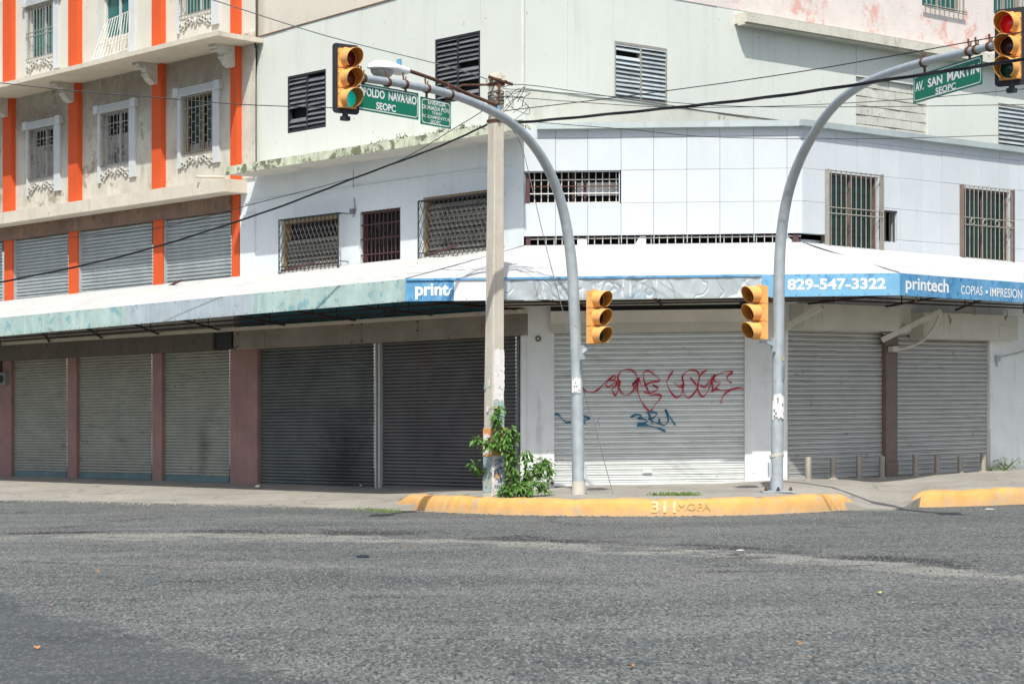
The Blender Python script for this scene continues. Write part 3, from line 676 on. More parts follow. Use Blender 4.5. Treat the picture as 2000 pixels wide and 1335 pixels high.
# windows left: two lattice cages and one barred door
def lattice(parent, t, w, mt):
    a, b, yt, yb = t; u0, u1 = FL.U(a, w), FL.U(b, w); z0, z1 = FL.Z(a, yb, w), FL.Z(a, yt, w); mb = MB().m(mt)
    for u in (u0, u1): mb.bar(FL.P(u, w, z0), FL.P(u, w, z1), .018, 5)
    for z in (z0, z1): mb.bar(FL.P(u0, w, z), FL.P(u1, w, z), .018, 5)
    st = .155; hgt = z1-z0; kx = .52
    n = int((u1-u0 + hgt*kx)/st) + 1
    for k in range(-n, n*2):
        for sg in (1, -1):
            pts = []
            s0 = u0 + k*st
            za, zb = z0, z1
            ua_, ub_ = (s0, s0 + sg*hgt*kx)
            if ua_ > ub_: ua_, ub_, za, zb = ub_, ua_, zb, za
            lo, hi = max(ua_, u0), min(ub_, u1)
            if hi - lo < .02: continue
            f = lambda u: za + (zb-za)*(u-ua_)/(ub_-ua_)
            mb.bar(FL.P(lo, w+.01*sg, f(lo)), FL.P(hi, w+.01*sg, f(hi)), .010, 4)
    for u in (u0, u1):                  # returns to the wall
        mb.bar(FL.P(u, 0, z1), FL.P(u, w, z1), .014, 4); mb.bar(FL.P(u, 0, z0+.3), FL.P(u, w, z0+.3), .014, 4)
    k = int((u1-u0)/.155)
    for i in range(k):
        a_ = u0+(u1-u0)*i/k; b_ = u0+(u1-u0)*(i+.5)/k; c_ = u0+(u1-u0)*(i+1)/k
        mb.bar(FL.P(a_, w, z1), FL.P(b_, .02, z1+.005), .008, 4); mb.bar(FL.P(b_, .02, z1+.005), FL.P(c_, w, z1), .008, 4)
    mb.build('grille', None, parent)
def louvres(parent, F, hl, n, w, mt, tilt=.05, skip=(), cols=1, name='louvres'):
    u0, u1, z0, z1 = hl; mb = MB().m(mt); p = (z1-z0)/n
    for c in range(cols):
        a = u0 + (u1-u0)*c/cols + .02; b = u0 + (u1-u0)*(c+1)/cols - .02
        for i in range(n):
            if (c, i) in skip: continue
            z = z0 + i*p; dz = R.uniform(-.012, .012); j = R.uniform(.6, 1.25)
            mb.hexa([F.P(a, w+tilt*j, z+.005), F.P(b, w+tilt*j, z+.005+dz), F.P(b, w+tilt*j+.004, z+.018+dz), F.P(a, w+tilt*j+.004, z+.018)] +
                    [F.P(a, w-tilt*j, z+p*.92), F.P(b, w-tilt*j, z+p*.92+dz), F.P(b, w-tilt*j+.004, z+p*.98+dz), F.P(a, w-tilt*j+.004, z+p*.98)])
    mb.build(name, None, parent)
for i, h in enumerate(hl):
    if i == 1:
        wn = winframe(FL, h, cb, BARSR, .06, -.22, -.12, False); pane(wn, FL, h, .0, BLACK, BLACK, -.24)
        grille(wn, FL, h, -.05, 10, (.08, .30, .55, .78, .97), BARSR, .014)
        mb = MB().m(BARSD)
        for k in range(9):
            u = h[0]+.15+.11*k; z = h[2]+.45+R.uniform(-.05, .25)
            mb.tube([FL.P(u, -.16, z), FL.P(u+.05, -.16, z+.25), FL.P(u-.03, -.16, z+.45), FL.P(u+.06, -.16, z+.6)], .009, 4)
        mb.build('scrap_rods', None, wn)
    else:
        wn = winframe(FL, h, cb, WOODF, .07, -.24, -.05, False); pane(wn, FL, h, .0, BLACK, BLACK, -.245)
        louvres(wn, FL, (h[0]+.08, h[1]-.08, h[2], h[2]+(h[3]-h[2])*(.66 if i == 0 else .9)), 9 if i == 0 else 12, -.14, BLIND, .04, (), 1, 'blind')
        lattice(wn, (545, 661, 430, 545) if i == 0 else (817, 965, 393, 520), .30, BARSD)
# ground floor, left street side
u_a, u_b, u_c, u_d = FL.U(503, -.1), FL.U(731, -.1), FL.U(742, -.1), FL.U(1008, -.1)
zt4 = FL.Z(735, 675, -.1)+.15
s4, _ = shutter('roller_shutter', FL, u_a, u_b, FL.Z(600, 949, -.1)-.02, zt4, .080, SH_DRK, cb, -.10, label='dark grey roller shutter with a black soot mark')
s5, _ = shutter('roller_shutter', FL, u_c, u_d, FL.Z(742, 950.5, -.1)-.02, zt4, .080, SH_DR2, cb, -.10, label='dark rust streaked roller shutter behind the concrete pole')
for a, b, m_ in ((731.5, 734.5, GALV), (735, 738, BLACKM), (738.3, 741.5, GALV)):
    mb = MB().m(SH_RGT if m_ is GALV else BLACKM); mb.box(FL, FL.U(a, 0), FL.U(b, 0), -.16, 0 if m_ is GALV else -.06, -.2, zt4); mb.build('shutter_rail', None, cb)
mb = MB().m(SH_DRK); mb.box(FL, FL.U(1008.5, .02), FL.U(1013, .02), -.16, .02, -.2, zt4); mb.build('shutter_rail', None, cb)
mb = MB().m(RUSTBOX); mb.box(FL, FL.U(456, .15), FL.U(1017, .15), -.3, .15, FL.Z(735, 669, .15), zhead1); 
for a in (516, 668, 705, 815, 940): mb.box(FL, FL.U(a, .15), FL.U(a+1.0, .15), .151, .158, FL.Z(735, 668, .15), zhead1-.02)
mb.build('roller_box', None, cb)
mb = MB().m(RUSTM)
for (a, y) in ((464, 652), (464, 676), (687, 634), (706, 632), (687, 668), (706, 666), (815, 628), (815, 645)): mb.bar(FL.Q(a, y, .15), FL.Q(a, y, .18), .022, 6)
mb.build('bolts', None, cb)
mb = MB().m(LEDGE); mb.box(FL, FL.U(456, .3), FL.U(1010, .3), .003, .26, zhead1+.003, zhead1+.09); mb.build('ledge', None, cb, 'thin ledge on top of the rusty shutter header')
# corner pillar and centre door
mb = MB().m(PILLAR_W); mb.prism(FC, [(FC.U(1016.5), -.3), (FC.U(1078), -.3), (FC.U(1078), FC.Z(1050, 598)), (FC.U(1016.5), FC.Z(1050, 598))], -.5, .004)
mb.box(FC, FC.U(1018), FC.U(1027), .006, .05, -.3, FC.Z(1050, 648)); mb.build('pillar', None, cb, 'white corner pillar behind the bush')
mb = MB().m(PILLAR_W); mb.prism(FC, [(FC.U(1458.5), -.3), (FC.U(1538), -.3), (FC.U(1538), FC.Z(1500, 592)), (FC.U(1458.5), FC.Z(1500, 592))], -.5, .004); mb.build('pillar', None, cb, 'white pillar behind the right traffic light pole')
dz0, dz1 = FC.Z(1268, 947, -.12), FC.Z(1268, 640, -.12)
sc, _ = shutter('roller_shutter', FC, FC.U(1082, -.12), FC.U(1455, -.12), dz0, dz1, .112, SH_CEN, cb, -.12, True, 'pale steel roller shutter sprayed with red graffiti')
for a, b in ((1078.2, 1082.5), (1455, 1458.3)): mb = MB().m(PILLAR_W); mb.box(FC, FC.U(a), FC.U(b), -.14, .0, -.2, FC.Z(1268, 647)); mb.build('shutter_rail', None, cb)
mb = MB().m(CREAM); zc0, zc1, zc2 = FC.Z(1268, 648), FC.Z(1268, 630), FC.Z(1268, 607)
mb.box(FC, FC.U(1075), FC.U(1457), -.3, .10, zc0, zc1); u0, u1 = FC.U(1075), FC.U(1457)
mb.hexa([FC.P(u0, .10, zc1), FC.P(u1, .10, zc1), FC.P(u1, .40, zc2), FC.P(u0, .40, zc2)] + [FC.P(u0, -.3, zc1), FC.P(u1, -.3, zc1), FC.P(u1, -.3, zc2), FC.P(u0, -.3, zc2)])
mb.m(BLACKM); mb.box(FC, u0, u1, -.3, .25, zc2+.002, zc2+.10); mb.build('roller_box', None, cb, 'cream roller box over the middle shutter')  # gap above the box: its shade set in as a black strip
mb = MB().m(CREAM); mb.box(FC, FC.U(985, .6), FC.U(1560, .6), -.3, .45, zc2+.105, zc2+.23); mb.build('beam', None, cb)
# spray paint
def zz(l): return [FC.uz(1000+x/3.636, 640+y/3.636, -.09) for x, y in l]
REDS = [[(497,410),(512,438),(545,453),(590,450),(625,425),(660,388),(700,355),(728,338),(735,350),(720,372),(690,368),(668,398),(680,418),(712,402),(745,375),(735,410),(712,425),(718,455),(735,480),(748,450),(765,400),(765,370)],
 [(765,400),(752,350),(780,305),(830,295),(870,315),(888,360),(875,420),(840,465),(800,478),(765,440),(750,390)], [(860,405),(880,378),(905,350),(880,380),(858,402),(885,440)],
 [(905,350),(890,420),(905,490),(935,545),(978,590),(1020,540),(1060,482),(1010,472),(985,480),(955,420),(935,360),(935,320),(965,305),(1010,330),(1050,375),(990,385),(925,410),(905,370)],
 [(935,455),(985,462),(1035,430),(1000,405),(1040,425)], [(1145,305),(1115,350),(1100,390),(1125,450),(1170,495),(1205,460),(1220,400),(1190,420),(1150,385)],
 [(1220,400),(1210,350),(1240,310),(1285,298),(1325,320),(1330,370),(1310,440),(1255,497),(1220,460),(1205,400)], [(1265,350),(1305,400),(1325,420)],
 [(1385,300),(1350,320),(1320,380),(1325,450),(1355,487),(1390,450),(1415,380),(1440,330),(1400,380),(1370,420),(1335,405)],
 [(1420,370),(1430,440),(1480,385),(1440,380),(1435,350),(1500,315),(1565,310),(1530,345),(1530,370),(1560,390)], [(1415,455),(1450,435),(1500,445),(1560,435),(1610,425),(1650,433)], [(1560,435),(1515,465),(1490,500),(1485,535)]]
TEALS = [[(303,615),(330,615),(350,640),(385,668),(418,665)], [(505,625),(550,640),(520,655),(505,650),(515,680)], [(840,635),(880,615),(920,622),(895,642),(930,645),(960,660),(940,675),(890,678)],
 [(965,600),(985,640),(1000,685)], [(955,600),(1000,595),(1030,610),(1000,640),(970,645),(1010,665),(1045,680)], [(1045,640),(1050,675),(1085,690),(1110,650),(1090,580),(1115,620),(1160,690)], [(885,693),(940,690),(1000,700),(1050,715),(1090,735)]]
mb = MB()
for nm, sel, m_, wd, la in (('red', REDS[:5], SPRAYR, .034, 'red looping spray paint reading ONE'), ('red', REDS[5:], SPRAYR, .034, 'red looping spray paint reading LOVE'), ('t', TEALS[:1], SPRAYT, .04, 'teal spray paint squiggle'), ('t', TEALS[1:2], SPRAYT, .04, 'teal spray paint hook'), ('t', TEALS[2:], SPRAYT, .042, 'teal spray paint tag reading 3RU')):
    mb = MB()
    for i, l in enumerate(sel): ribbon(mb, FC, zz(l), -.084+.0012*i, wd)
    mb.build('graffiti', m_, sc, la)
mb = MB().m(SH_CEN); mb.box(FC, FC.U(1256), FC.U(1274), -.10, -.075, FC.Z(1265, 923), FC.Z(1265, 917)); mb.build('lock_plate', None, sc)
mb = MB().m(BLACKM)
for a, y in ((1076, 942), (1459, 942)): mb.box(FC, FC.U(a), FC.U(a+5), .01, .05, FC.Z(a, y+3), FC.Z(a, y-2))
mb.build('floor_latches', None, cb)
# ground floor, right street side
r1 = shutter('roller_shutter', FRL, FRL.U(1539, -.06), FRL.U(1725, -.06), FRL.Z(1541, 936, -.06), FRL.Z(1541, 636, -.06), .107, SH_RGT, cb, -.06, True, 'grey roller shutter with scratched paint beside the pole')
r2 = shutter('roller_shutter', FRL, FRL.U(1750, -.06), FRL.U(1931, -.06), FRL.Z(1541, 936, -.06), FRL.Z(1541, 640, -.06), .107, SH_RGT, cb, -.06, True, 'grey roller shutter right of the brown steel post')
mb = MB().m(BRPOST); z_ = FRL.Z(1541, 930); mb.box(FRL, FRL.U(1726.5), FRL.U(1749), -.3, .06, -.1, FRL.Z(1735, 652)); mb.box(FRL, FRL.U(1729, .1), FRL.U(1752, .1), .062, .14, -.1, FRL.Z(1735, 902)); mb.box(FRL, FRL.U(1726, .1), FRL.U(1751, .1), .062, .15, FRL.Z(1735, 675), FRL.Z(1735, 661)); mb.build('post', None, cb, 'brown steel post between the right hand shutters')
mb = MB().m(PILLAR_W); mb.box(FRL, FRL.U(1932.5), FRL.U(2600), -.3, .01, -.2, FRL.Z(1960, 570)); mb.box(FRL, FRL.U(1934, .03), FRL.U(1949, .03), .012, .04, -.2, FRL.Z(1941, 840)); mb.build('wall', None, cb, 'white ground floor wall at right edge')
mb = MB().m(PILLAR_W); zhr = FRL.Z(1541, 645); mb.box(FRL, FRL.U(1536), FRL.U(2600), -.3, -.01, zhr, FR.Z(1640, 470)); mb.build('wall', None, cb, 'white wall strip above the right hand shutters')
mb = MB().m(CREAM); w_ = .40; mb.box(FRL, FRL.U(1571, w_), FRL.U(1779, w_), 0.0, w_, FRL.Z(1571, 642, w_), FRL.Z(1571, 592, w_)); mb.build('roller_box', None, cb, 'left cream roller box on the right street side')
mb = MB().m(CREAM); mb.box(FRL, FRL.U(1804, w_), FRL.U(1988, w_), 0.0, w_, FRL.Z(1870, 662, w_), FRL.Z(1870, 612, w_)); mb.box(FRL, FRL.U(1952, w_), FRL.U(1985, w_), w_+.002, w_+.01, FRL.Z(1970, 660, w_), FRL.Z(1970, 636, w_)); mb.build('roller_box', None, cb, 'right cream roller box on the right street side')
for (x0, y0, x1, y1) in ((1530, 641, 1606, 598), (1722, 664, 1838, 607)):
    mb = MB().m(CREAM); a, b = FRL.Q(x0, y0, .10), FRL.Q(x1, y1, 1.0); mb.tube([a, b], .085, 4); mb.build('brace', None, cb)
# upper panel walls
zg = FC.Z(1300, 249, .15); zgt = FC.Z(1300, 239, .15)
rowz = [FC.Z(1250, y) for y in (478+60, 459, 396, 332, 268, 248)]
rowz[0] = FC.Z(1250, 478) - .3
colpx = [1023, 1085, 1148, 1213, 1276.5, 1341.5, 1406, 1472, 1537, 1567.5]
slit0, slit1 = FC.Z(1300, 476), FC.Z(1300, 459.5)
mb = MB().m(WHITE_PAN)
def panel(F, a, b, z0, z1):
    j = R.uniform(0, .008); g = .006
    mb.box(F, a+g*.6, b-g*.6, -.03, .004+j, z0+g*.5, z1-g*.5)
for i in range(len(colpx)-1):
    a, b = FC.U(colpx[i]), FC.U(colpx[i+1])
    for j in range(1, 5):
        if j == 2 and i < 3: continue
        if i < 3 and j == 1: panel(FC, a, b, rowz[1], rowz[2]); continue
        panel(FC, a, b, rowz[j], rowz[j+1])
zrow_open1 = FC.Z(1115, 333)
mb.build('cladding', None, cb, 'white square panels on the cut corner')
mb = MB().m(WHITE); mb.box(FC, FC.U(1023), FC.U(1567), -.03, .0, rowz[0], slit0); mb.build('wall', None, cb, 'white wall foot under the slit window')
holesR = [hole(FR, (1613, 1715, 336, 500)), hole(FR, (1716.5, 1752, 409, 471)), hole(FR, (1876, 1971, 366, 520))]
colR = [1567.5, 1632, 1674, 1716, 1758, 1799, 1839, 1879, 1915, 1952, 1990, 2030, 2075, 2125, 2180, 2240, 2310, 2400, 2500]
mb = MB().m(WHITE_PAN)
for i in range(len(colR)-1):
    a, b = FR.U(colR[i]), FR.U(colR[i+1])
    for j in range(0, 5):
        z0, z1 = rowz[j], rowz[j+1]
        if i == 0 and j == 0: z1 = slit0
        # cut around the openings
        us = sorted({a, b, *[x for h in holesR for x in h[:2] if a < x < b]}); zs = sorted({z0, z1, *[z for h in holesR for z in h[2:] if z0 < z < z1]})
        for p in range(len(us)-1):
            for q in range(len(zs)-1):
                cu, cz = (us[p]+us[p+1])/2, (zs[q]+zs[q+1])/2
                if any(h[0] < cu < h[1] and h[2] < cz < h[3] for h in holesR): continue
                g0 = .004 if us[p] == a else 0; g1 = .004 if us[p+1] == b else 0; f0 = .003 if zs[q] == z0 else 0; f1 = .003 if zs[q+1] == z1 else 0
                mb.box(FR, us[p]+g0, us[p+1]-g1, -.16, .004+.0015*((i*7+j*3) % 4), zs[q]+f0, zs[q+1]-f1)
mb.build('cladding', None, cb, 'white square panels on the right street side')
mb = MB().m(BLACK); mb.box(FC, FC.U(1023)+.02, FC.U(1567.5)-.05, -1.2, -.55, rowz[0], zg); mb.box(FR, FR.U(1590), FR.U(2500), -1.2, -.50, rowz[0], zg); mb.build('building_core', None, cb)
mb = MB().m(WHITE); mb.box(FC, FC.U(1023), FC.U(1567.5), -1.2, .0, rowz[5]-.02, zg); mb.box(FR, FR.U(1569), FR.U(2500), -1.2, .0, rowz[5]-.02, zg); mb.build('roof_slab', None, cb, 'flat roof strip above the panels')
# roof edge strip
mb = MB().m(GUTTER); 
for F, a, b in ((FC, 1049, 1569), (FR, 1568.5, 2500)):
    mb.box(F, F.U(a, .16), F.U(b, .16), -1.4, .16, zg, zgt+.02)
for a in (1100, 1240, 1330, 1480): mb.box(FC, FC.U(a, .16), FC.U(a+1.5, .16), .162, .168, zg, zgt+.02)
for a in (1743, 1897): mb.box(FR, FR.U(a, .16), FR.U(a+1.5, .16), .162, .168, zg, zgt+.02)
mb.build('roof_edge', None, cb)
# open strip window upper left of the panels
so = (FC.U(1024), FC.U(1211), rowz[2]+.0, rowz[3])
wn = winframe(FC, so, cb, WHITE_PAN, .02, -.12, -.05, False)
mb = MB().m(BLACK); mb.face([FC.P(so[0], -.5, so[2]), FC.P(so[1], -.5, so[2]), FC.P(so[1], -.5, so[3]), FC.P(so[0], -.5, so[3])]); mb.build('pane', None, wn)
grille(wn, FC, so, -.16, 14, (.05, .75), BARSW, .010)
for a, b, c, d in ((1026, 1035, -.3, -.1), (1118, 1122, -.4, -.3), (1142, 1146, -.4, -.3)): mb = MB().m(BARSR); mb.box(FC, FC.U(a), FC.U(b), c, d, so[2], so[3]); mb.build('post', None, wn)
mb = MB().m(WHITEF); mb.box(FC, FC.U(1128), FC.U(1210), -.45, -.43, FC.Z(1170, 378), FC.Z(1170, 352)); mb.build('board', None, wn)
for y_, m_ in ((364, RUSTM), (378, BARSW)): mb = MB().m(m_); mb.bar(FC.Q(1035, y_+1, -.1), FC.Q(1210, y_-1, -.1), .014, 5); mb.build('rail', None, wn)
# slit window along the awning
sl = (FC.U(1027), FC.U(1565), slit0, slit1)
wn = thing; wn = winframe(FC, sl, cb, BARSR, .015, -.2, -.1, False)
mb = MB().m(BLACK); mb.face([FC.P(sl[0], -.5, sl[2]-.3), FC.P(sl[1], -.5, sl[2]-.3), FC.P(sl[1], -.5, sl[3]+.2), FC.P(sl[0], -.5, sl[3]+.2)]); mb.build('pane', None, wn)
grille(wn, FC, sl, -.06, 34, (.75,), BARSW, .010)
for a, b in ((1027, 1036), (1549, 1560)): mb = MB().m(BARSR); mb.box(FC, FC.U(a), FC.U(b), -.2, -.03, slit0-.1, slit1); mb.build('post', None, wn)
mb = MB().m(WHITEF); mb.box(FC, FC.U(1128), FC.U(1146), -.1, -.05, slit0-.1, slit1-.05); mb.build('board', None, wn)
mb = MB().m(WHITEF); mb.prism(FC, [FC.uz(1240, 478), FC.uz(1262, 478), FC.uz(1262, 461), FC.uz(1250, 461)], -.1, -.05); mb.build('board', None, wn)
for a in colpx[1:-1]: mb = MB().m(GUTTER); mb.box(FC, FC.U(a), FC.U(a+1.6), -.1, .01, slit0+.02, slit1+.01); mb.build('panel_bracket', None, cb)
# barred windows on the right
for i, h in enumerate(holesR):
    if i == 1:
        wn = winframe(FR, h, cb, GUTTER, .02, -.16, -.05, False); pane(wn, FR, h, 0, BLACK, BLACK, -.3); grille(wn, FR, h, -.02, 4, (.97,), BARSD, .016)
        continue
    wn = winframe(FR, h, cb, BRPOST, .05, -.14, -.07, True); pane(wn, FR, h, 0, GLASSD, GLASSD, -.13)
    hh = (h[0]-.03, h[1]+.05, h[2], h[3]+.06)
    grille(wn, FR, hh, .10, 11 if i == 0 else 12, (.985, .56, .49) if i == 0 else (.985, .60, .51), BARS, .0105)
    for u in (hh[0], hh[1]): mb = MB().m(BARS if i == 0 else BRPOST); mb.box(FR, u-.015, u+.015, .009, .12, h[2], hh[3]); mb.build('grille_post', None, wn)
    if i == 2:
        mb = MB().m(BARS)
        for k in range(4):
            u = hh[0]+(hh[1]-hh[0])*(.17+.24*k); z = hh[2]+(hh[3]-hh[2])*.555
            mb.tube([FR.P(u+.07*math.cos(a), .12, z+.07*math.sin(a)) for a in [j*math.pi/6 for j in range(13)]], .012, 4, False)
        mb.build('grille_rings', None, wn)
# small fittings
mb = MB().m(BRPOST); mb.tube([FC.Q(1051, 661, .0), FC.Q(1051, 661, .05)], .065, 14); mb.m(PILLAR_W); mb.tube([FC.Q(1051, 661, .05), FC.Q(1051, 661, .06)], .02, 8)
single(mb, 'doorbell', None, 'round brown bell fixed high on the white corner pillar', 'bell')
mb = MB().m(PVC); mb.tube(catmull([FRL.Q(1838, 606, .95), FRL.Q(1828, 632, .7), FRL.Q(1805, 662, .45), FRL.Q(1775, 677, .25), FRL.Q(1748, 683, .18)]), .035, 8); mb.box(FRL, FRL.U(1740, .16), FRL.U(1750, .16), .08, .22, FRL.Z(1745, 687, .16), FRL.Z(1745, 676, .16))
single(mb, 'conduit', None, 'white plastic conduit curving from the brown post up under awning', 'conduit', smooth=True)
mb = MB().m(GUTTER); mb.tube(catmull([FRL.Q(2040, 672, .3), FRL.Q(1990, 688, .15), FRL.Q(1965, 694, .08), FRL.Q(1949, 700, .05), FRL.Q(1947, 716, .05)]), .02, 6); mb.box(FRL, FRL.U(1945, .05), FRL.U(1953, .05), .012, .07, FRL.Z(1949, 705, .05), FRL.Z(1949, 694, .05))
single(mb, 'wall_cable', None, 'sagging grey cable fixed to the white wall at right edge', 'cable', smooth=True)
mb = MB().m(CABLEG); mb.tube(catmull([FL.Q(690, 332, .9), FL.Q(690, 365, .03), FL.Q(692, 395, .03), FL.Q(694, 412, .03), FL.Q(689, 424, .05)]), .010, 5); mb.box(FL, FL.U(687), FL.U(694), .01, .07, FL.Z(690, 418), FL.Z(690, 408))
single(mb, 'wall_wire', None, 'thin grey wire with junction box hanging between lattice window and barred opening', 'wire')

# ------------------------------------------------------------------ grey clad building above
gb = thing('warehouse_building', 'tall pale grey green clad building rising behind the corner shop', 'building', GR.P(1, -2, 6))
zr = zs1 - .05; gtop = GL.Z(770, 0)
# left face with sloping top edge
WG = [(562, 637, 150, 261), (850, 938, 78, 205)]
hg = [hole(GL, t) for t in WG]; WGR = [(1200, 1303, 80, 193), (1949, 2060, 201, 287)]
hgr = [hole(GR, t) for t in WGR]
gu0, gu1 = GL.U(500), GL.U(1020); zA = GL.Z(500, 75); zB = GL.Z(770, 0) + (GL.Z(770, 0)-GL.Z(500, 75))*.95
def clad(F, cols, z0, topfn, holes):
    mb = MB().m(CLAD)
    for i in range(len(cols)-1):
        a, b = cols[i], cols[i+1]; us = sorted({a, b, *[x for h in holes for x in h[:2] if a < x < b]}); j = .004*((i*5) % 3)
        for p in range(len(us)-1):
            u, v = us[p], us[p+1]; cu = (u+v)/2
            segs = [(z0, None)]
            hs = sorted([h for h in holes if h[0] < cu < h[1]], key=lambda h: h[2])
            segs = []; z = z0
            for h in hs: segs.append((z, h[2])); z = h[3]
            segs.append((z, None))
            g0 = .005 if u == a else 0; g1 = .005 if v == b else 0
            for (s, e) in segs:
                e0, e1 = (topfn(u), topfn(v)) if e is None else (e, e)
                mb.prism(F, [(u+g0, s), (v-g1, s), (v-g1, e1), (u+g0, e0)], -.12, .0+j)
    return mb
tl = lambda u: zA + (zB-zA)*(u-gu0)/(gu1-gu0)
colsL = [GL.U(p) for p in (500, 560, 638, 706, 774, 849, 939, 1018.5)]
clad(GL, colsL, GL.Z(640, 322), tl, hg).build('cladding', None, gb, 'grey green sheets on the left street side')
mb = MB().m(CLAD_LOW); mb.box(GL, gu0, GL.U(1020), -.3, -.02, zr-.6, GL.Z(640, 322)+.0); mb.build('wall', None, gb, 'low rendered strip above the mossy slab')
tr_ = lambda u: GR.Z(1380, 10)
colsR = [GR.U(p) for p in (1020, 1108, 1197, 1304, 1400, 1470, 1560, 1672, 1812, 1880, 1945, 2070, 2200, 2400)]
zsk = GR.Z(1200, 194)
holesG = hgr + [hole(GR, (1672, 1812, 149, 260))]
clad(GR, colsR, zsk, tr_, holesG).build('cladding', None, gb, 'grey green sheets on the right street side')
mb = MB().m(CLAD_LOW); mb.box(GR, GR.U(1020), GR.U(2400), -.3, -.02, zr-1, zsk-.002); mb.build('wall', None, gb, 'stained render band above the shop roof')
mb = MB().m(BLACK); mb.box(GL, gu0+.1, GL.U(1015), -2.5, -.4, zr, zA-.3); mb.box(GR, GR.U(1030), GR.U(2400), -2.5, -.4, zr, tr_(0)-.2); mb.build('building_core', None, gb)
# bare blocks
hb = hole(GR, (1672, 1812, 149, 260)); mb = MB().m(MORTAR); mb.box(GR, hb[0], hb[1], -.3, -.115, hb[2], hb[3])
mb.m(BLOCK); rows = 5; bh = (GR.Z(1672, 149) - GR.Z(1672, 240))/rows
for r in range(rows+1):
    z1 = hb[3] - r*bh; u = hb[0] - (.2 if r % 2 else 0)
    while u < hb[1]:
        a, b = max(u, hb[0]), min(u+.46, hb[1])
        if b-a > .05: mb.box(GR, a+.008, b-.008, -.113, -.07+R.uniform(-.015, .02), max(hb[2], z1-bh+.010), z1-.010)
        u += .46
mb.build('block_patch', None, gb, 'patch of bare concrete blocks')
for i, h in enumerate(hg):
    wn = winframe(GL, h, gb, BLACKM, .05, -.12, -.0, True); pane(wn, GL, h, 0, BLACK, BLACK, -.2)
    louvres(wn, GL, h, 12 if i == 0 else 14, -.05, LOUVD, .045, ((1, 11), (0, 4), (0, 3)) if i == 0 else ((1, 7), (1, 3), (1, 2), (0, 0)), 2)
for i, h in enumerate(hgr):
    wn = winframe(GR, h, gb, BARS, .05, -.12, -.0, True); pane(wn, GR, h, 0, BLACK, BLACK, -.2)
    louvres(wn, GR, h, 13 if i == 0 else 10, -.03, LOUVL, .032, ((0, 10),) if i == 0 else (), 2)
mb = MB().m(BROWN); mb.prism(GL, [(gu0, zA+.006), (gu1, tl(gu1)+.006), (gu1, tl(gu1)+.03), (gu0, zA+.03)], -.5, .03); mb.build('roof_flashing', None, gb)
mb = MB().m(BLACKM); mb.tube([GL.Q(498, 75, .2), GL.Q(500, 110, .05), GL.Q(499, 140, .05)], .03, 5); mb.build('loose_strip', None, gb)
mb = MB().m(CLAD_LOW); u_ = GR.U(1020); mb.bar(GR.P(u_, .02, zsk), GR.P(u_, .02, tr_(0)), .035, 8); mb.build('corner_trim', None, gb)

# ------------------------------------------------------------------ rear buildings
pb = thing('concrete_building', 'flaking pink and white upper building with projecting cornice at top right', 'building', GR.P(10, -1, 11))
pz = GR.Z(1458, 22); HP = [hole(GR, (1800, 1878, -60, 11)), hole(GR, (1940, 1992, -50, 26))]
mb = MB().m(PINKW); wall_holes(mb, GR, GR.U(1240), GR.U(2400), tr_(0)+.003, tr_(0)+5, HP, .015, .3); mb.build('wall', None, pb)
mb = MB().m(CORNICE); cz0, cz1 = GR.Z(1600, 66, .42), GR.Z(1600, 48, .42); mb.box(GR, GR.U(1459, .42), GR.U(2400), -.02, .42, cz0, cz1); mb.box(GR, GR.U(1459, .42), GR.U(2400), .12, .34, cz0-.05, cz0-.002); mb.build('cornice', None, pb)
mb = MB().m(PINKW); mb.box(GR, GR.U(1245), GR.U(2395), -9, -.31, tr_(0)+.01, tr_(0)+5); mb.build('building_core', None, pb)
for h in HP:
    wn = winframe(GR, h, pb, BARS, .05); pane(wn, GR, h, None, GLASST); grille(wn, GR, (h[0]-.05, h[1]+.05, h[2]-.05, h[3]), .12, 9, (.0, .06), BARS, .016)
rb = thing('rendered_building', 'stained white rendered building showing above the grey roof line', 'building', GL.P(-4, -6, 10))
RB = Frame(1.1765, 50.5); RB2 = Frame(-.8637, 50.5)
mb = MB().m(REARW); mb.box(RB, RB.U(440), RB.U(1100), -.3, 0, 8, 20); mb.build('wall', None, rb)
mb = MB().m(CORNICE); mb.prism(RB, [RB.uz(590, 0, .5), RB.uz(697, 22, .5), RB.uz(722, 6, .5), RB.uz(722, -40, .5), RB.uz(590, -40, .5)], 0.005, .5); mb.build('canopy', None, rb)

# ------------------------------------------------------------------ awning
aw = thing('awning', 'long white canvas awning with painted fascia wrapping round the shop corner', 'awning', AWC.P(2, 0, 4.2))
fz0, fz1 = AWC.Z(985, 586), AWC.Z(985, 542.5)
cxL, cxR = AWC.U(792), AWC.U(1757)
def wallpt(F, px, py, w=.02): return F.Q(px, py, w)
PLf = [AWL.Q(-330, 653), AWL.Q(0, 620.5), AWL.Q(400, 581)]; P0 = AWC.P(cxL, 0, fz1); P1 = AWC.P(cxR, 0, fz1); P2 = AWR.Q(2000, 552); P3 = P2 + FR.T*10 + Vector((0, 0, SL*FR.T.x*10))
WLw = [FL.Q(-330, 619, .02), FL.Q(0, 588, .02), FL.Q(470, 540, .02)]; W0 = FC.P(FC.U(1023), .02, FC.Z(1250, 478)); W1 = FC.P(FC.U(1568), .02, FC.Z(1250, 478)); W2_ = FR.Q(2000, 512, .02); W3_ = W2_ + FR.T*10 + Vector((0, 0, SL*FR.T.x*10))
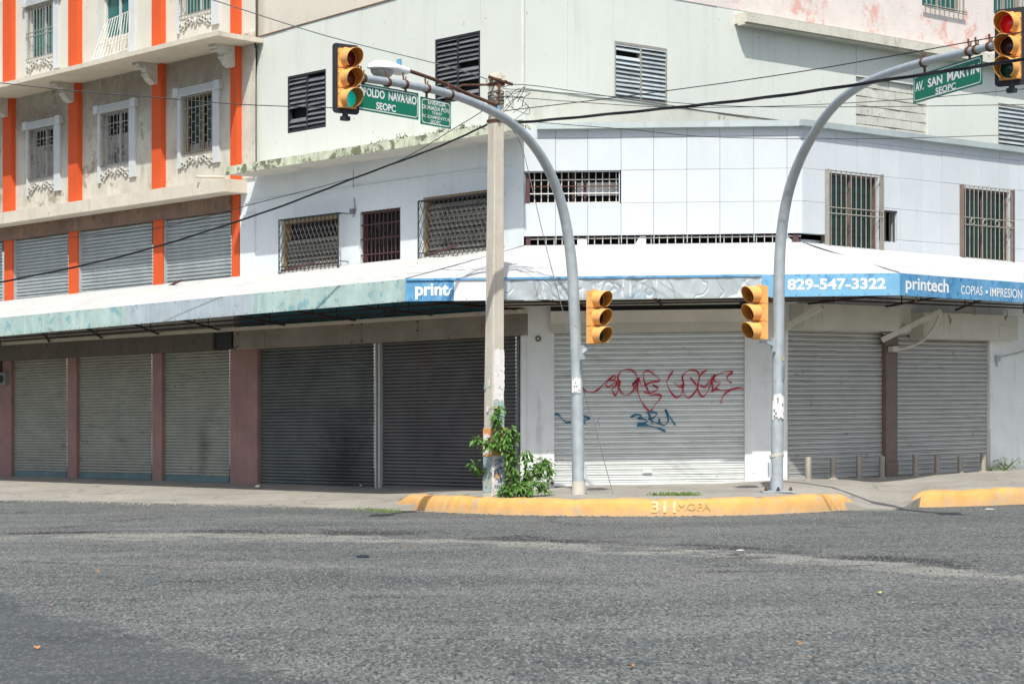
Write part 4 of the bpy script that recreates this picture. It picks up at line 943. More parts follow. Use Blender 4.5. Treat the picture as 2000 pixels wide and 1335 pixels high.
def sheet(parent, name, e0, e1, w0, w1, n, m_, mt, label, sag=.03, f0=0):
    mb = MB().m(mt); g = []
    for i in range(n+1):
        row = []
        for j in range(m_+1):
            a = e0.lerp(e1, i/n); b = w0.lerp(w1, i/n); p = a.lerp(b, j/m_)
            p.z += (.011*math.sin(i*.75 - j*1.1) + .006*math.sin(i*1.7 + j*.5))*(0 < j < m_) if n > 30 else 0
            p.z += -sag*math.sin(math.pi*j/m_)*(.5+.5*math.sin(i*1.9+j*.6)) + .010*math.sin(i*2.7+j*1.3)*(0 < j < m_)
            row.append(p)
        g.append(row)
    for i in range(n):
        for j in range(m_):
            mb.face([g[i][j], g[i+1][j], g[i+1][j+1], g[i][j+1]])
    for i in range(n):
        for j in range(m_):
            mb.face([v - Vector((0, 0, .015)) for v in (g[i][j+1], g[i+1][j+1], g[i+1][j], g[i][j])])
    mb.build(name, None, parent, label, True, True)
sheet(aw, 'canvas', PLf[0], PLf[1], WLw[0], WLw[1], 6, 5, CANVAS_D, 'creased canvas at far left'); sheet(aw, 'canvas', PLf[1], P0, WLw[1], W0, 84, 9, CANVAS_D, 'creased canvas over the left street side')
sheet(aw, 'canvas', P0, P1, W0, W1, 48, 7, CANVAS, 'flat canvas over the cut corner', .012); sheet(aw, 'canvas', P1, P2, W1, W2_, 36, 7, CANVAS, 'canvas over the right street side'); sheet(aw, 'canvas', P2, P3, W2_, W3_, 8, 4, CANVAS, 'canvas at far right')
for a, b, la in ((P0, W0, 'grey hip seam on the left'), (P1, W1, 'dark hip cord on the right')):
    mb = MB().m(CABLEG); mb.tube([a.lerp(b, k/8) + Vector((0, 0, .012 - .012*math.sin(math.pi*k/8))) for k in range(9)], .011, 5); mb.build('canvas_seam', None, aw, la)
def fascia(name, a1, b1, ha, hb, mt, label=None, F=None):
    mb = MB().m(mt); n = F.N*.012
    d = Vector((0, 0, 1)); mb.hexa([a1-d*ha+n, b1-d*hb+n, b1+d*.0+n, a1+n] + [a1-d*ha-n, b1-d*hb-n, b1-n, a1-n])
    L = (b1-a1).length; nv = max(2, int(L/.45)); mb.m(RUSTM)
    for k in range(nv):
        t = (k+.5)/nv
        for dz in (.04, 0): 
            c_ = a1.lerp(b1, t) - d*((ha+(hb-ha)*t - .03) if dz else .025); mb.tube([c_+n*.9, c_+n*1.6], .011, 5)
    return mb.build(name, None, aw, label)
h0 = fz1-fz0
def onL(px):
    u = AWL.U(px); uA, uB = AWL.U(0), AWL.U(792); t = (u-uA)/(uB-uA); return PLf[1].lerp(P0, t)
fascia('fascia_panel', PLf[0], onL(0), .5, .48, TEALF, 'pale teal fascia at far left', AWL)
fascia('fascia_panel', onL(0.5), onL(246), .48, .46, TEALF, 'pale teal fascia with moss along its lower edge', AWL)
fascia('fascia_panel', onL(246.5), onL(495), .46, .45, SILVF, 'bare zinc fascia with blue stains', AWL)
fascia('fascia_panel', onL(495.5), onL(792), .45, h0, TEALF, 'pale teal fascia ending at the blue print sign', AWL)
def onC(px): return AWC.P(AWC.U(px), 0, fz1)
blA = fascia('fascia_panel', onC(792.5), onC(887), h0, h0, BLUEF, 'torn blue fascia lettered print', AWC)
fascia('fascia_panel', onC(887), onC(984), h0, h0, WHITEF, 'blank white fascia behind the concrete pole', AWC)
# crumpled zinc
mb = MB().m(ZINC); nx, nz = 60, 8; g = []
for i in range(nx+1):
    row = []
    for j in range(nz+1):
        px = 984.5 + (1487-984.5)*i/nx; z = fz0 + h0*j/nz
        row.append(AWC.P(AWC.U(px), .012 + (.010*math.sin(i*.9+j*.35)*math.sin(i*.23+1) + .004*math.sin(i*2.1-j*.8))*(0 < j < nz), z))
    g.append(row)
for i in range(nx):
    for j in range(nz): mb.face([g[i][j], g[i+1][j], g[i+1][j+1], g[i][j+1]])
mb.box(AWC, AWC.U(984.5), AWC.U(1487), -.03, -.015, fz0, fz1)
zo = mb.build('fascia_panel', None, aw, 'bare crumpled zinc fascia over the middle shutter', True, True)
mb = MB().m(BLUEF); mb.box(AWC, cxL+.02, AWC.U(1487), .03, .045, fz1-.035, fz1+.008); mb.build('fascia_trim', None, aw)
mb = MB().m(WHITEF); mb.prism(AWC, [AWC.uz(1420, 580, .06), AWC.uz(1487, 579, .06), AWC.uz(1487, 561, .06)], .05, .058); mb.build('fascia_patch', None, aw)
blB = fascia('fascia_panel', onC(1487.5), onC(1757), h0, h0, BLUEP, 'pale blue fascia carrying a phone number', AWC)
blC = fascia('fascia_panel', P1, P2, h0, .45, BLUEF, 'blue fascia lettered COPIAS IMPRESION', AWR)
fascia('fascia_panel', P2, P3, .45, .45, BLUEF, 'blue fascia beyond the right edge', AWR)
mb = MB(); text(mb, 'print', tmap(AWC, 811, 876.5, 553, 585, 553, 585, .017), .03); mb.build('lettering', LETTER, blA)
mb = MB(); mb.m(LETTER); mb.tube([AWC.P(AWC.U(886.5)+.085*math.cos(a)-.01, .016, AWC.Z(886, 571)+.085*math.sin(a)) for a in [math.pi*.55+k*.25 for k in range(8)]], .012, 4); mb.build('lettering', None, blA, 'left half of a cut off letter e')
mb = MB(); text(mb, '829-547-3322', tmap(AWC, 1538, 1730, 544.5, 566.5, 542.5, 564.5, .017), .03, 1.02); mb.build('lettering', LETTER, blB)
mb = MB(); text(mb, 'printech', tmap(AWR, 1769, 1853, 540, 572, 546, 580, .017), .02); mb.build('lettering', LETTER, blC, 'white word printech')
mb = MB(); text(mb, 'COPIAS', tmap(AWR, 1877, 1919, 557, 574, 559.5, 577, .017), .006); mb.build('lettering', LETTER, blC, 'white word COPIAS')
mb = MB().m(LETTER); mb.tube([AWR.Q(1926.5, 570, .0125), AWR.Q(1926.5, 570, .02)], .032, 10); mb.build('bullet', None, blC)
mb = MB(); text(mb, 'IMPRESION', tmap(AWR, 1934, 1996, 561, 578.5, 565, 583, .017), .006); mb.build('lettering', LETTER, blC, 'white word IMPRESION')
# steel frame under the canvas
mb = MB().m(FRAMER)
def bracket(f, w):
    f = f.lerp(w, .035)
    lo = f - Vector((0, 0, .44)); t = f - Vector((0, 0, .06)); wl = Vector((w.x, w.y, lo.z-.10)); wt = w - Vector((0, 0, .06))
    mb.bar(lo, wl, .028, 4); mb.bar(t, wt, .022, 4); mb.bar(lo, t, .022, 4)
    for k in (.33, .66): mb.bar(lo.lerp(wl, k), t.lerp(wt, k), .018, 4)
NB = 9
for i in range(NB): bracket(PLf[1].lerp(P0, i/(NB-1)), WLw[1].lerp(W0, i/(NB-1)))
for i in range(5): bracket(P0.lerp(P1, (i+.0)/4), W0.lerp(W1, i/4))
for i in range(1, 4): bracket(P1.lerp(P2, i/3), W1.lerp(W2_, i/3))
for (a, b, c, d) in ((PLf[1], P0, WLw[1], W0), (P0, P1, W0, W1), (P1, P2, W1, W2_)):
    for k, dz in ((.02, .42), (.35, .45), (.7, .46)):
        p, q = a.lerp(c, k), b.lerp(d, k); p = Vector((p.x, p.y, a.z-dz)); q = Vector((q.x, q.y, b.z-dz)); mb.bar(p, q, .022, 4)
mb.build('steel_frame', None, aw)
# cobweb rags hanging under the right part
for (px, py, l) in ((1852, 628, .22), (1905, 618, .14), (1968, 628, .16), (1790, 596, .10)):
    mb = MB().m(MATS['old timber frame']); p = AWR.Q(px, py-14, -.5); q = p + Vector((R.uniform(-.05, .05), 0, -l*.5))
    mb.tube([p + Vector((0, 0, .12)), p, q, q + Vector((R.uniform(-.04, .04), 0, -l*.5))], [.006, .012, .030, .008], 6)
    mb.build('hanging_rag', None, aw)
# struts lying above the canvas against the wall
for i, (a, b, la) in enumerate((((322, 560), (355, 547), 'short rusty iron strut lying at the foot of the grey shutters'), ((550, 527), (612, 513), 'rusty iron strut crossing the left lattice window'), ((832, 497), (892, 479), 'rusty iron strut crossing the lattice window by the pole'))):
    mb = MB().m(BARSR); mb.tube([FL.Q(a[0], a[1]+2, .25), FL.Q(b[0], b[1], .45)], .030, 4); single(mb, 'iron_strut', None, la, 'strut', 'iron struts above the awning')

# ------------------------------------------------------------------ utility pole
pp = ground(964, 966, KZ); pp.z = walk_z(pp)
up = thing('utility_pole', 'tall square concrete utility pole with torn posters at its foot', 'pole', pp)
ztp = at(968, 155, pp.y).z; ang = math.radians(38)
def ppt(a, b, z):                       # section coordinates at height z (pole leans a little)
    k = (z-pp.z)/(ztp-pp.z); h = .152 - .040*k
    x = pp.x + .05*k; c, s_ = math.cos(ang), math.sin(ang)
    return Vector((x + (a*c - b*s_)*h, pp.y + (a*s_ + b*c)*h, z))
mb = MB().m(CONC); sec = [(-1, -.88), (-.88, -1), (.88, -1), (1, -.88), (1, .88), (.88, 1), (-.88, 1), (-1, .88)]
zs_ = [pp.z-.3 + (ztp-pp.z+.3)*i/14 for i in range(15)]; n = 8
for i, z in enumerate(zs_):
    for a, b in sec: mb.v.append(ppt(a + R.uniform(-.015, .015), b + R.uniform(-.015, .015), z))
for i in range(14):
    for k in range(n): mb.f.append((i*n+k, i*n+(k+1) % n, (i+1)*n+(k+1) % n, (i+1)*n+k)); mb.mi.append(0)
mb.f.append(tuple(14*n+k for k in range(n))); mb.mi.append(0)
mb.build('shaft', None, up)
mb = MB().m(CONC)
for k in range(22):
    p = ppt(R.uniform(-1.2, 1.2), R.uniform(-1.2, 1.2), ztp + R.uniform(-.03, .06)); s_ = R.uniform(.03, .07)
    mb.hexa([p+Vector((R.uniform(.6, 1.3)*s_*a, R.uniform(.6, 1.3)*s_*b, R.uniform(.6, 1.2)*s_*c)) for a, b, c in ((-1, -1, -1), (1, -1, -1), (1, -1, 1), (-1, -1, 1), (-1, 1, -1), (1, 1, -1), (1, 1, 1), (-1, 1, 1))])
mb.build('crumbled_top', None, up)
def pz_(py): return at(966, py, pp.y).z
mb = MB().m(RUSTM)
for py, t in ((168, .05), (240, .06)):
    z = pz_(py); r = [ppt(a*1.1, b*1.1, z) for a, b in ((-1, -1), (1, -1), (1, 1), (-1, 1))]
    r2 = [p + Vector((0, 0, t)) for p in r]
    for k in range(4): mb.face([r[k], r[(k+1) % 4], r2[(k+1) % 4], r2[k]])
mb.bar(ppt(-2.6, -1.3, pz_(155)), ppt(2.6, -1.3, pz_(164)), .03, 6); mb.bar(ppt(-.2, -1.15, pz_(166)), ppt(-.2, -1.15, pz_(214)), .035, 4)
mb.build('steel_bands', None, up)
mb = MB().m(CABLE)
for py in (181, 183, 190, 192, 197, 199, 203):
    z = pz_(py); mb.tube([ppt(1.13*math.cos(a)*1.25, 1.13*math.sin(a)*1.25, z + .02*math.sin(a*2+py)) for a in [k*math.pi/6 for k in range(13)]], .009, 4, False)
for k in range(8):
    a = ppt(1.1, -1.2, pz_(R.uniform(175, 225))); b = a + Vector((R.uniform(.05, .55), R.uniform(-.1, .1), R.uniform(-.4, .3))); m_ = a.lerp(b, .5) + Vector((R.uniform(-.1, .3), 0, R.uniform(-.3, .2)))
    mb.tube(catmull([a, m_, b, b + Vector((-R.uniform(0, .3), 0, -R.uniform(.1, .4)))], 4), .007, 4)
mb.m(BLUEC); mb.box(Frame(0, pp.y-.22), .0+pp.x+.08, pp.x+.13, 0, .04, pz_(225), pz_(210))
mb.build('wire_loops', None, up)
# posters: a and b choose the face (left front face: b=-1 side rotated)
def poster(name, mt, face, s0, s1, z0, z1, label=None, off=.012, rag=0):
    mb = MB().m(mt); g = []
    nx, nz = 5, 8
    for i in range(nx+1):
        row = []
        for j in range(nz+1):
            s_ = s0+(s1-s0)*i/nx; z = z0+(z1-z0)*j/nz
            if rag and j in (0, nz): z += R.uniform(-rag, rag)
            if rag and i in (0, nx): s_ += R.uniform(-rag, rag)*3
            e = 1 + off/.14 + R.uniform(0, .01)
            row.append(ppt(s_, -e, z) if face == 'r' else ppt(-e, s_, z))
        g.append(row)
    for i in range(nx):
        for j in range(nz): mb.face([g[i][j], g[i+1][j], g[i+1][j+1], g[i][j+1]])
    mb.build(name, None, up, label)
poster('poster', POSTW, 'r', -.9, .9, pz_(782), pz_(682), 'torn white paint and paper band', .006, .03)
poster('poster', POSTW, 'r', -.3, .95, pz_(757), pz_(708), 'shredded white poster', .014, .03)
poster('poster', POSTT, 'r', -.95, .95, pz_(834), pz_(784), 'teal smeared band', .006, .02)
poster('poster', POSTT, 'l', -.95, .95, pz_(960), pz_(892), 'teal smeared band near the ground', .006, .02)
poster('poster', POSTO, 'r', -.97, .97, pz_(888), pz_(833), 'orange poster', .013, .004)
poster('poster', POSTO, 'l', -.97, .97, pz_(890), pz_(836), 'orange poster with white torn middle', .013, .01)
poster('poster', POSTW, 'l', -.6, .8, pz_(885), pz_(848), 'torn white paper on the orange poster', .018, .03)
poster('poster', POSTW, 'r', -.97, .97, pz_(966), pz_(889), 'white paper with blue handwriting', .010, .01)
for k in range(9):
    f = R.choice('rl'); a_ = R.uniform(-.8, .4); y_ = R.uniform(690, 945); poster('poster_scrap', R.choice([POSTW, POSTT, POSTW, POSTO]), f, a_, a_+R.uniform(.2, .5), pz_(y_+R.uniform(6, 18)), pz_(y_), None, .022+.001*k, .02)
mb = MB()
def hand(body, s0, s1, y0, y1, tilt):
    def fn(a, b):
        z = pz_(y1 + (y0-y1)*b - tilt*a); s_ = s0+(s1-s0)*a; return ppt(s_, -1.16, z)
    text(mb, body, fn, .02)
hand('COSAT', -.8, .75, 897, 909, 6); hand('OJ', -.3, .35, 910, 918, 4); hand('SORTIN', -.85, .85, 917, 931, 8); hand('SE', -.2, .4, 934, 942, 2); hand('33333', -.8, .8, 945, 951, 0)
mb.m(INKB) if False else None
mb.build('handwriting', INKB, up)
# street lamp on the pole
lp0 = ppt(-.6, -1.1, pz_(207))
def A(px, py, y): return at(px, py, y)
sl_ = thing('street_lamp', 'white cobra head street lamp on a rusty arm fixed to concrete pole', 'street lamp', lp0)
mb = MB().m(RUSTM); arm = catmull([lp0, A(920, 186, 39.6), A(870, 164, 38.9), A(830, 149, 38.3), A(797, 138, 37.9)]); mb.tube(arm, .036, 8)
mb.tube(catmull([ppt(-.3, -1.1, pz_(167)), A(930, 166, 39.8), A(902, 167, 39.4), A(893, 174, 39.3)]), .022, 6); mb.build('arm', None, sl_, smooth=True)
hd0, hd1 = A(797, 139, 37.9), A(720, 131, 37.0); ax = (hd1-hd0); Lh = ax.length; axn = ax.normalized(); side = axn.cross(Vector((0, 0, 1))).normalized(); upv = side.cross(axn).normalized()
prof = [(0, .055, .06, .05), (.10, .075, .08, .08), (.25, .11, .10, .10), (.45, .17, .135, .06), (.65, .20, .15, .04), (.82, .17, .13, .035), (.93, .11, .085, .025), (1.0, .02, .015, .01)]
mb = MB().m(LAMPW); ns = 20
for t, ws, ht, hb_ in prof:
    for k in range(ns):
        a = 2*math.pi*k/ns; z = math.sin(a)*(ht if math.sin(a) > 0 else hb_)
        mb.v.append(hd0 + axn*(t*Lh) + side*(math.cos(a)*ws) + upv*z)
for i in range(len(prof)-1):
    for k in range(ns): mb.f.append((i*ns+k, i*ns+(k+1) % ns, (i+1)*ns+(k+1) % ns, (i+1)*ns+k)); mb.mi.append(0)
mb.f.append(tuple(range(ns))); mb.mi.append(0); mb.f.append(tuple((len(prof)-1)*ns+k for k in range(ns))); mb.mi.append(0)
mb.build('lamp_head', None, sl_, smooth=True)
mb = MB().m(LAMPG); c_ = hd0 + axn*(Lh*.66) - upv*.02
for i in range(7):
    ph = math.pi/2*i/6
    for k in range(18):
        a = 2*math.pi*k/18; mb.v.append(c_ + axn*(math.cos(a)*.28*math.cos(ph)) + side*(math.sin(a)*.165*math.cos(ph)) - upv*(.17*math.sin(ph)+.005))
for i in range(6):
    for k in range(18): mb.f.append((i*18+k, i*18+(k+1) % 18, (i+1)*18+(k+1) % 18, (i+1)*18+k)); mb.mi.append(0)
mb.build('glass_bowl', None, sl_, smooth=True)
mb = MB().m(BLUEC); b_ = hd0 + axn*(Lh*.22) + upv*.09; mb.tube([b_, b_ + upv*.11], .045, 12); mb.build('photocell', None, sl_)

# ------------------------------------------------------------------ traffic light poles
def mast(Fm, path, r0, r1, label, base):
    pts = catmull([Fm.Q(x, y) for x, y in path], 6)
    b = pts[0].copy(); b.z = walk_z(b); pts[0] = b - Vector((0, 0, .02))
    t = thing('traffic_light_pole', label, 'pole', b); n = len(pts)
    mb = MB().m(GALV); mb.tube(pts, [r0 + (r1-r0)*i/(n-1) for i in range(n)], 20); mb.build('shaft', None, t, smooth=True)
    mb = MB().m(GALV)
    if base:
        mb.m(GALV); fz = Frame(0, b.y); s_ = .30; mb.box(fz, b.x-s_, b.x+s_, -.28, .28, b.z-SL*b.x, b.z-SL*b.x+.03); mb.build('base_plate', None, t)
        for dx in (-1, 0, 1):
            q = MB().m(RUSTM); o = b + Vector((dx*.24, -.23, .03)); q.tube([o, o+Vector((0, 0, .07))], .022, 8); q.tube([o, o+Vector((0, 0, .03))], .04, 6); q.build('bolt', None, t)
    else:
        mb.m(CONC); mb.tube([b-Vector((0, 0, .02)), b+Vector((0, 0, .26))], [r0+.012, r0+.006], 20); mb.build('base_collar', None, t)
    return t, pts
tpL, ptsL = mast(AL, [(1130, 964), (1128.5, 860), (1126, 720), (1121, 590), (1115, 500), (1101, 415), (1080, 350), (1050, 295), (1013, 253), (970, 222), (900, 191), (820, 170), (702, 152)], .127, .066, 'grey steel traffic light pole curving left beside the concrete pole', False)
tpR, ptsR = mast(AR, [(1517, 962), (1518, 860), (1520, 700), (1521.5, 560), (1525, 470), (1536, 393), (1555, 330), (1583, 272), (1622, 215), (1668, 175), (1725, 147), (1800, 123), (1870, 106), (1947, 88)], .125, .062, 'grey steel traffic light pole curving right with bolted base plate', True)
def collar(parent, F, px, py, r, mt=RUSTM, wid=.05):
    u, z = F.uz(px, py); p = F.P(u, 0, z); return p
def armclamps(parent, F, L, r):
    for (px, py, dx, dy) in L:
        p, q = F.Q(px, py), F.Q(px+dx, py+dy); d = (q-p).normalized(); mb = MB().m(RUSTM)
        mb.tube([p-d*.035, p+d*.035], r+.014, 14); up_ = Vector((0, 0, 1)); mb.bar(p+up_*(r-.02)-d*.02, p+up_*(r+.13)-d*.05, .020, 4); mb.bar(p+up_*(r-.02)+d*.03, p+up_*(r+.07)+d*.04, .014, 4)
        mb.build('clamp', None, parent)
armclamps(tpL, AL, [(708, 153, 10, 2), (756, 161, 10, 2.2), (790, 165, 10, 2.2), (833, 173, 10, 2.5), (879, 185, 10, 4)], .070)
armclamps(tpR, AR, [(1805, 122, 10, -2.5), (1894, 100, 10, -2.4), (1908, 97, 10, -2.4), (1935, 91, 10, -2.4)], .070)
mb = MB().m(GALV); mb.box(Frame(0, ptsL[0].y-.0), ptsL[0].x+.10, ptsL[0].x+.16, -.05, .10, .62, .90); mb.build('hand_hole_cover', None, tpL)
mb = MB().m(GALV); mb.box(Frame(0, ptsR[0].y-.0), ptsR[0].x-.17, ptsR[0].x-.11, -.05, .10, .62, .90); mb.build('hand_hole_cover', None, tpR)
zwire = at(1517, 892, ptsR[0].y).z; mb = MB().m(PVC)
for k in range(3): mb.tube([ptsR[0] + Vector((.135*math.cos(a), .135*math.sin(a), zwire-ptsR[0].z + .03*math.cos(a+1)+.02*k)) for a in [j*math.pi/8 for j in range(17)]], .010, 5, False)
mb.build('tied_wire', None, tpR)
def sticker(name, mt, cx, cy, cz, r, a0, a1, z0, z1, parent, rag=0.0):
    mb = MB().m(mt); n = 8; rows = 8
    ring = [[Vector((cx + r*math.cos(a0+(a1-a0)*i/n), cy + r*math.sin(a0+(a1-a0)*i/n), z0+(z1-z0)*j/rows + (R.uniform(-rag, rag) if j in (0, rows) else 0))) for j in range(rows+1)] for i in range(n+1)]
    for i in range(n):
        for j in range(rows):
            if rag and R.random() < .12: continue
            mb.face([ring[i][j], ring[i+1][j], ring[i+1][j+1], ring[i][j+1]])
    mb.build(name, None, parent)
qx = AR.Q(1519, 800); sticker('poster_remains', POSTW, qx.x, qx.y, 0, .133, -2.6, -.5, at(1519, 816, qx.y).z, at(1519, 771, qx.y).z, tpR, .04)
qx = AR.Q(1520, 700); sticker('sticker', YELL, qx.x, qx.y, 0, .126, -1.0, -.45, at(1519, 704, qx.y).z, at(1519, 697, qx.y).z, tpR); sticker('sticker', METER, qx.x, qx.y, 0, .127, -1.0, -.3, at(1519, 742, qx.y).z, at(1519, 713, qx.y).z, tpR)
qx = AL.Q(1126, 750); sticker('poster_remains', POSTW, qx.x, qx.y, 0, .125, -2.4, -.9, at(1126, 768, qx.y).z, at(1126, 738, qx.y).z, tpL, .03)

# ------------------------------------------------------------------ traffic lights
def traffic_light(loc, th, lenses, label, backplate, size=1.0):
    t = thing('traffic_light', label, 'traffic light', (0, 0, 0), 'traffic lights on the two poles')
    t.location = loc; t.rotation_euler = (0, 0, th); t.scale = (1, 1, 1); k = size
    w, h, d = .170*k, .345*k, .07*k
    fr = Frame(0, 0)
    def B(mb, x0, x1, y0, y1, z0, z1): mb.hexa([(x0, y0, z0), (x1, y0, z0), (x1, y0, z1), (x0, y0, z1), (x0, y1, z0), (x1, y1, z0), (x1, y1, z1), (x0, y1, z1)])
    mb = MB().m(SIGY)
    for i in (-1, 0, 1):
        B(mb, -w, w, -d, d, i*h-h/2+.004, i*h+h/2-.004); 
        B(mb, -w*.93, w*.93, -d-.012, -d-.0005, i*h-h/2+.014, i*h+h/2-.014)
    for sg in (-1, 1):
        for i in (-1, 0, 1):
            for q in (-.11, .11): mb.m(SIGY); mb.tube([(sg*(w+.004), -d*.8, i*h+q*k-.022), (sg*(w+.004), -d*.8, i*h+q*k+.022)], .012, 6)
    mb.m(SIGB); B(mb, -w+.008, w-.008, -d+.01, d-.01, -1.5*h+.01, 1.5*h-.01)
    mb.m(SIGY); mb.tube([(0, 0, 1.5*h-.004), (0, 0, 1.5*h+.022)], .055, 14)
    ho = mb.build('housing', None, t)
    if backplate:
        mb = MB().m(SIGB); X, Z, r = w+.095*k, 1.5*h+.085*k, .07*k; pl = []
        for cx, cz, a0 in ((X-r, Z-r, 0), (-X+r, Z-r, 90), (-X+r, -Z+r, 180), (X-r, -Z+r, 270)):
            for q in range(6):
                a = math.radians(a0+q*18); pl.append((cx+r*math.cos(a), cz+r*math.sin(a)))
        n = len(pl); mb.add([(x, -.012, z) for x, z in pl] + [(x, .012, z) for x, z in pl], [tuple(range(n)), tuple(range(2*n-1, n-1, -1))] + [(i, (i+1) % n, (i+1) % n+n, i+n) for i in range(n)])
        mb.build('backplate', None, t)
        mb = MB().m(SIGB); mb.tube([(0, .02, -1.5*h), (0, .02, -1.5*h-.17)], .05, 8); B(mb, -.07, .07, -.03, .07, -1.5*h-.19, -1.5*h-.12); mb.build('mounting_foot', None, t)
    for i, lm in zip((1, 0, -1), lenses):
        rl = .148*k
        mb = MB().m(lm); nr = 24
        for a_ in range(6):
            ph = a_/5*1.05
            for q in range(nr):
                an = 2*math.pi*q/nr; mb.v.append(Vector((rl*math.sin(ph)/math.sin(1.05)*math.cos(an), -d-.012-.05*(math.cos(ph)-math.cos(1.05))/(1-math.cos(1.05)), i*h+rl*math.sin(ph)/math.sin(1.05)*math.sin(an))))
        for a_ in range(5):
            for q in range(nr): mb.f.append((a_*nr+q, a_*nr+(q+1) % nr, (a_+1)*nr+(q+1) % nr, (a_+1)*nr+q)); mb.mi.append(0)
        lab = {'lit red lens': 'red lens lit up', 'lit green lens': 'green lens lit up'}.get(lm.name)
        mb.build('lens', None, t, lab, True)
        mb = MB(); nv = 28; ro, ri = .168*k, .160*k; y0 = -d-.010
        def ring(r):
            out = []
            for q in range(nv+1):
                an = math.radians(-150 + 300*q/nv)      # from the top, open at the bottom
                L = (.15 + .15*(.5+.5*math.cos(an)))*k
                out.append(((r*math.sin(an), y0, i*h+r*math.cos(an)), (r*.97*math.sin(an), y0-L, i*h+r*.97*math.cos(an)-.02*L)))
            return out
        O, I = ring(ro), ring(ri)
        for q in range(nv):
            mb.m(SIGY); mb.face([O[q][0], O[q+1][0], O[q+1][1], O[q][1]])
            mb.face([O[q][1], O[q+1][1], I[q+1][1], I[q][1]])
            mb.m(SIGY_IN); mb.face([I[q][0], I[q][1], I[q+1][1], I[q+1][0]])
        for e in (0, nv): mb.m(SIGY); mb.face([O[e][0], O[e][1], I[e][1], I[e][0]])
        mb.build('visor', None, t, None, True)
    return t
def tl_bracket(t, a, b):                # bracket between lamp and pole, in the lamp's own axes
    M = Matrix.Translation(t.location) @ Matrix.Rotation(t.rotation_euler.z, 4, 'Z'); I = M.inverted(); a, b = I @ Vector(a), I @ Vector(b)
    mb = MB().m(GALV); mb.tube([a, a.lerp(b, .5)+Vector((0, 0, .02)), b], [.035, .04, .05], 4); mb.tube([b-Vector((0, 0, .14)), b+Vector((0, 0, .14))], .05, 4); mb.build('bracket', None, t)
def ctr(F, px, py, dn): return at(px, py, F.Q(px, py).y - dn)
g1 = traffic_light(at(675.5, 154.5, 33.85), math.radians(36), (L_RED0, L_AMB0, L_GRN1), 'traffic light with black backplate and lit green lens at end of left arm', True, .955)
g2 = traffic_light(at(1975, 92, 31.8), math.radians(-36), (L_RED1, L_DRK0, L_GRN0), 'traffic light with black backplate and lit red lens at top right', True, 1.0)
g3 = traffic_light(at(1162.5, 619.5, 39.85), math.radians(40), (L_DRK0, L_DRK0, L_GRN0), 'low yellow traffic light facing right, beside the left pole', False, 1.0)
g4 = traffic_light(at(1483.5, 610.5, 39.5), math.radians(-56), (L_RED0, L_RED0, L_GRN0), 'low yellow traffic light facing left, beside the right pole', False, 1.0)
tl_bracket(g1, AL.Q(700, 152), at(690, 157, 34.0)); tl_bracket(g2, AR.Q(1940, 90), at(1957, 88, 32.0))
tl_bracket(g3, at(1160, 676, 39.85), at(1137, 688, 39.95)); tl_bracket(g4, at(1485, 667, 39.5), at(1510, 673, 39.75))

# ------------------------------------------------------------------ signs
def road_sign(F, px0, px1, ytl, ybl, ytr, ybr, lines, label, w, hangers, stains=()):
    c = [F.uz(px0, ybl, w), F.uz(px1, ybr, w), F.uz(px1, ytr, w), F.uz(px0, ytl, w)]
    t = thing('street_sign', label, 'street sign', F.P((c[0][0]+c[1][0])/2, w, min(c[0][1], c[1][1])), 'green signs hanging from the arms')
    mb = MB().m(SIGN_G); mb.prism(F, c, w-.008, w+.004); pn = mb.build('panel', None, t)
    fn = lambda a, b: None
    def pt(a, b, off=.007):
        lo = (c[0][0]+(c[1][0]-c[0][0])*a, c[0][1]+(c[1][1]-c[0][1])*a); hi = (c[3][0]+(c[2][0]-c[3][0])*a, c[3][1]+(c[2][1]-c[3][1])*a)
        return F.P(lo[0]+(hi[0]-lo[0])*b, w+off, lo[1]+(hi[1]-lo[1])*b)
    mb = MB().m(LETTER); W = abs(c[1][0]-c[0][0]); Hh = abs(c[3][1]-c[0][1]); ma, mbb = .028/W, .028/Hh; ta, tb = .014/W, .014/Hh; rr = .07
    path = []
    for cx, cz, a0 in ((1-ma-rr/W, 1-mbb-rr/Hh, 0), (ma+rr/W, 1-mbb-rr/Hh, 90), (ma+rr/W, mbb+rr/Hh, 180), (1-ma-rr/W, mbb+rr/Hh, 270)):
        for q in range(6): path.append((cx, cz, math.radians(a0+q*18)))
    for i in range(len(path)):
        (x, z, a), (x2, z2, a2) = path[i], path[(i+1) % len(path)]
        f = lambda x, z, a, r: pt(x+r*math.cos(a)/W, z+r*math.sin(a)/Hh)
        mb.face([f(x, z, a, rr), f(x2, z2, a2, rr), f(x2, z2, a2, rr-.016), f(x, z, a, rr-.016)])
    mb.build('border', None, t)
    mb = MB()
    for body, a0, a1, b0, b1, bold in lines:
        text(mb, body, lambda a, b: pt(a0+(a1-a0)*a, b0+(b1-b0)*b, .006), bold)
    mb.build('lettering', LETTER, t)
    for a, b0, b1, wd in stains:
        mb = MB().m(RUSTM); mb.face([pt(a, b0, .0085), pt(a+wd, b0, .0085), pt(a+wd*.9, b1, .0085), pt(a+wd*.2, b1, .0085)]); mb.build('rust_stain', None, t)
    for (px, py, py2) in hangers:
        mb = MB().m(RUSTM); mb.bar(F.Q(px-1.2, py, w), F.Q(px-1.2, py2, w), .012, 5); mb.bar(F.Q(px+1.2, py, w), F.Q(px+1.2, py2, w), .012, 5); mb.build('hanger', None, t)
road_sign(AL, 680, 817, 157, 211, 182.5, 234.5, [('LEOPOLDO', .045, .505, .54, .86, .03), ('NAVARRO', .562, .968, .54, .86, .03), ('SEOPC', .385, .665, .13, .40, .025)], 'green street sign reading LEOPOLDO NAVARRO partly behind the green lit signal', 0, [(709, 157, 167), (792, 170, 182)], [(.80, .84, .50, .012)])
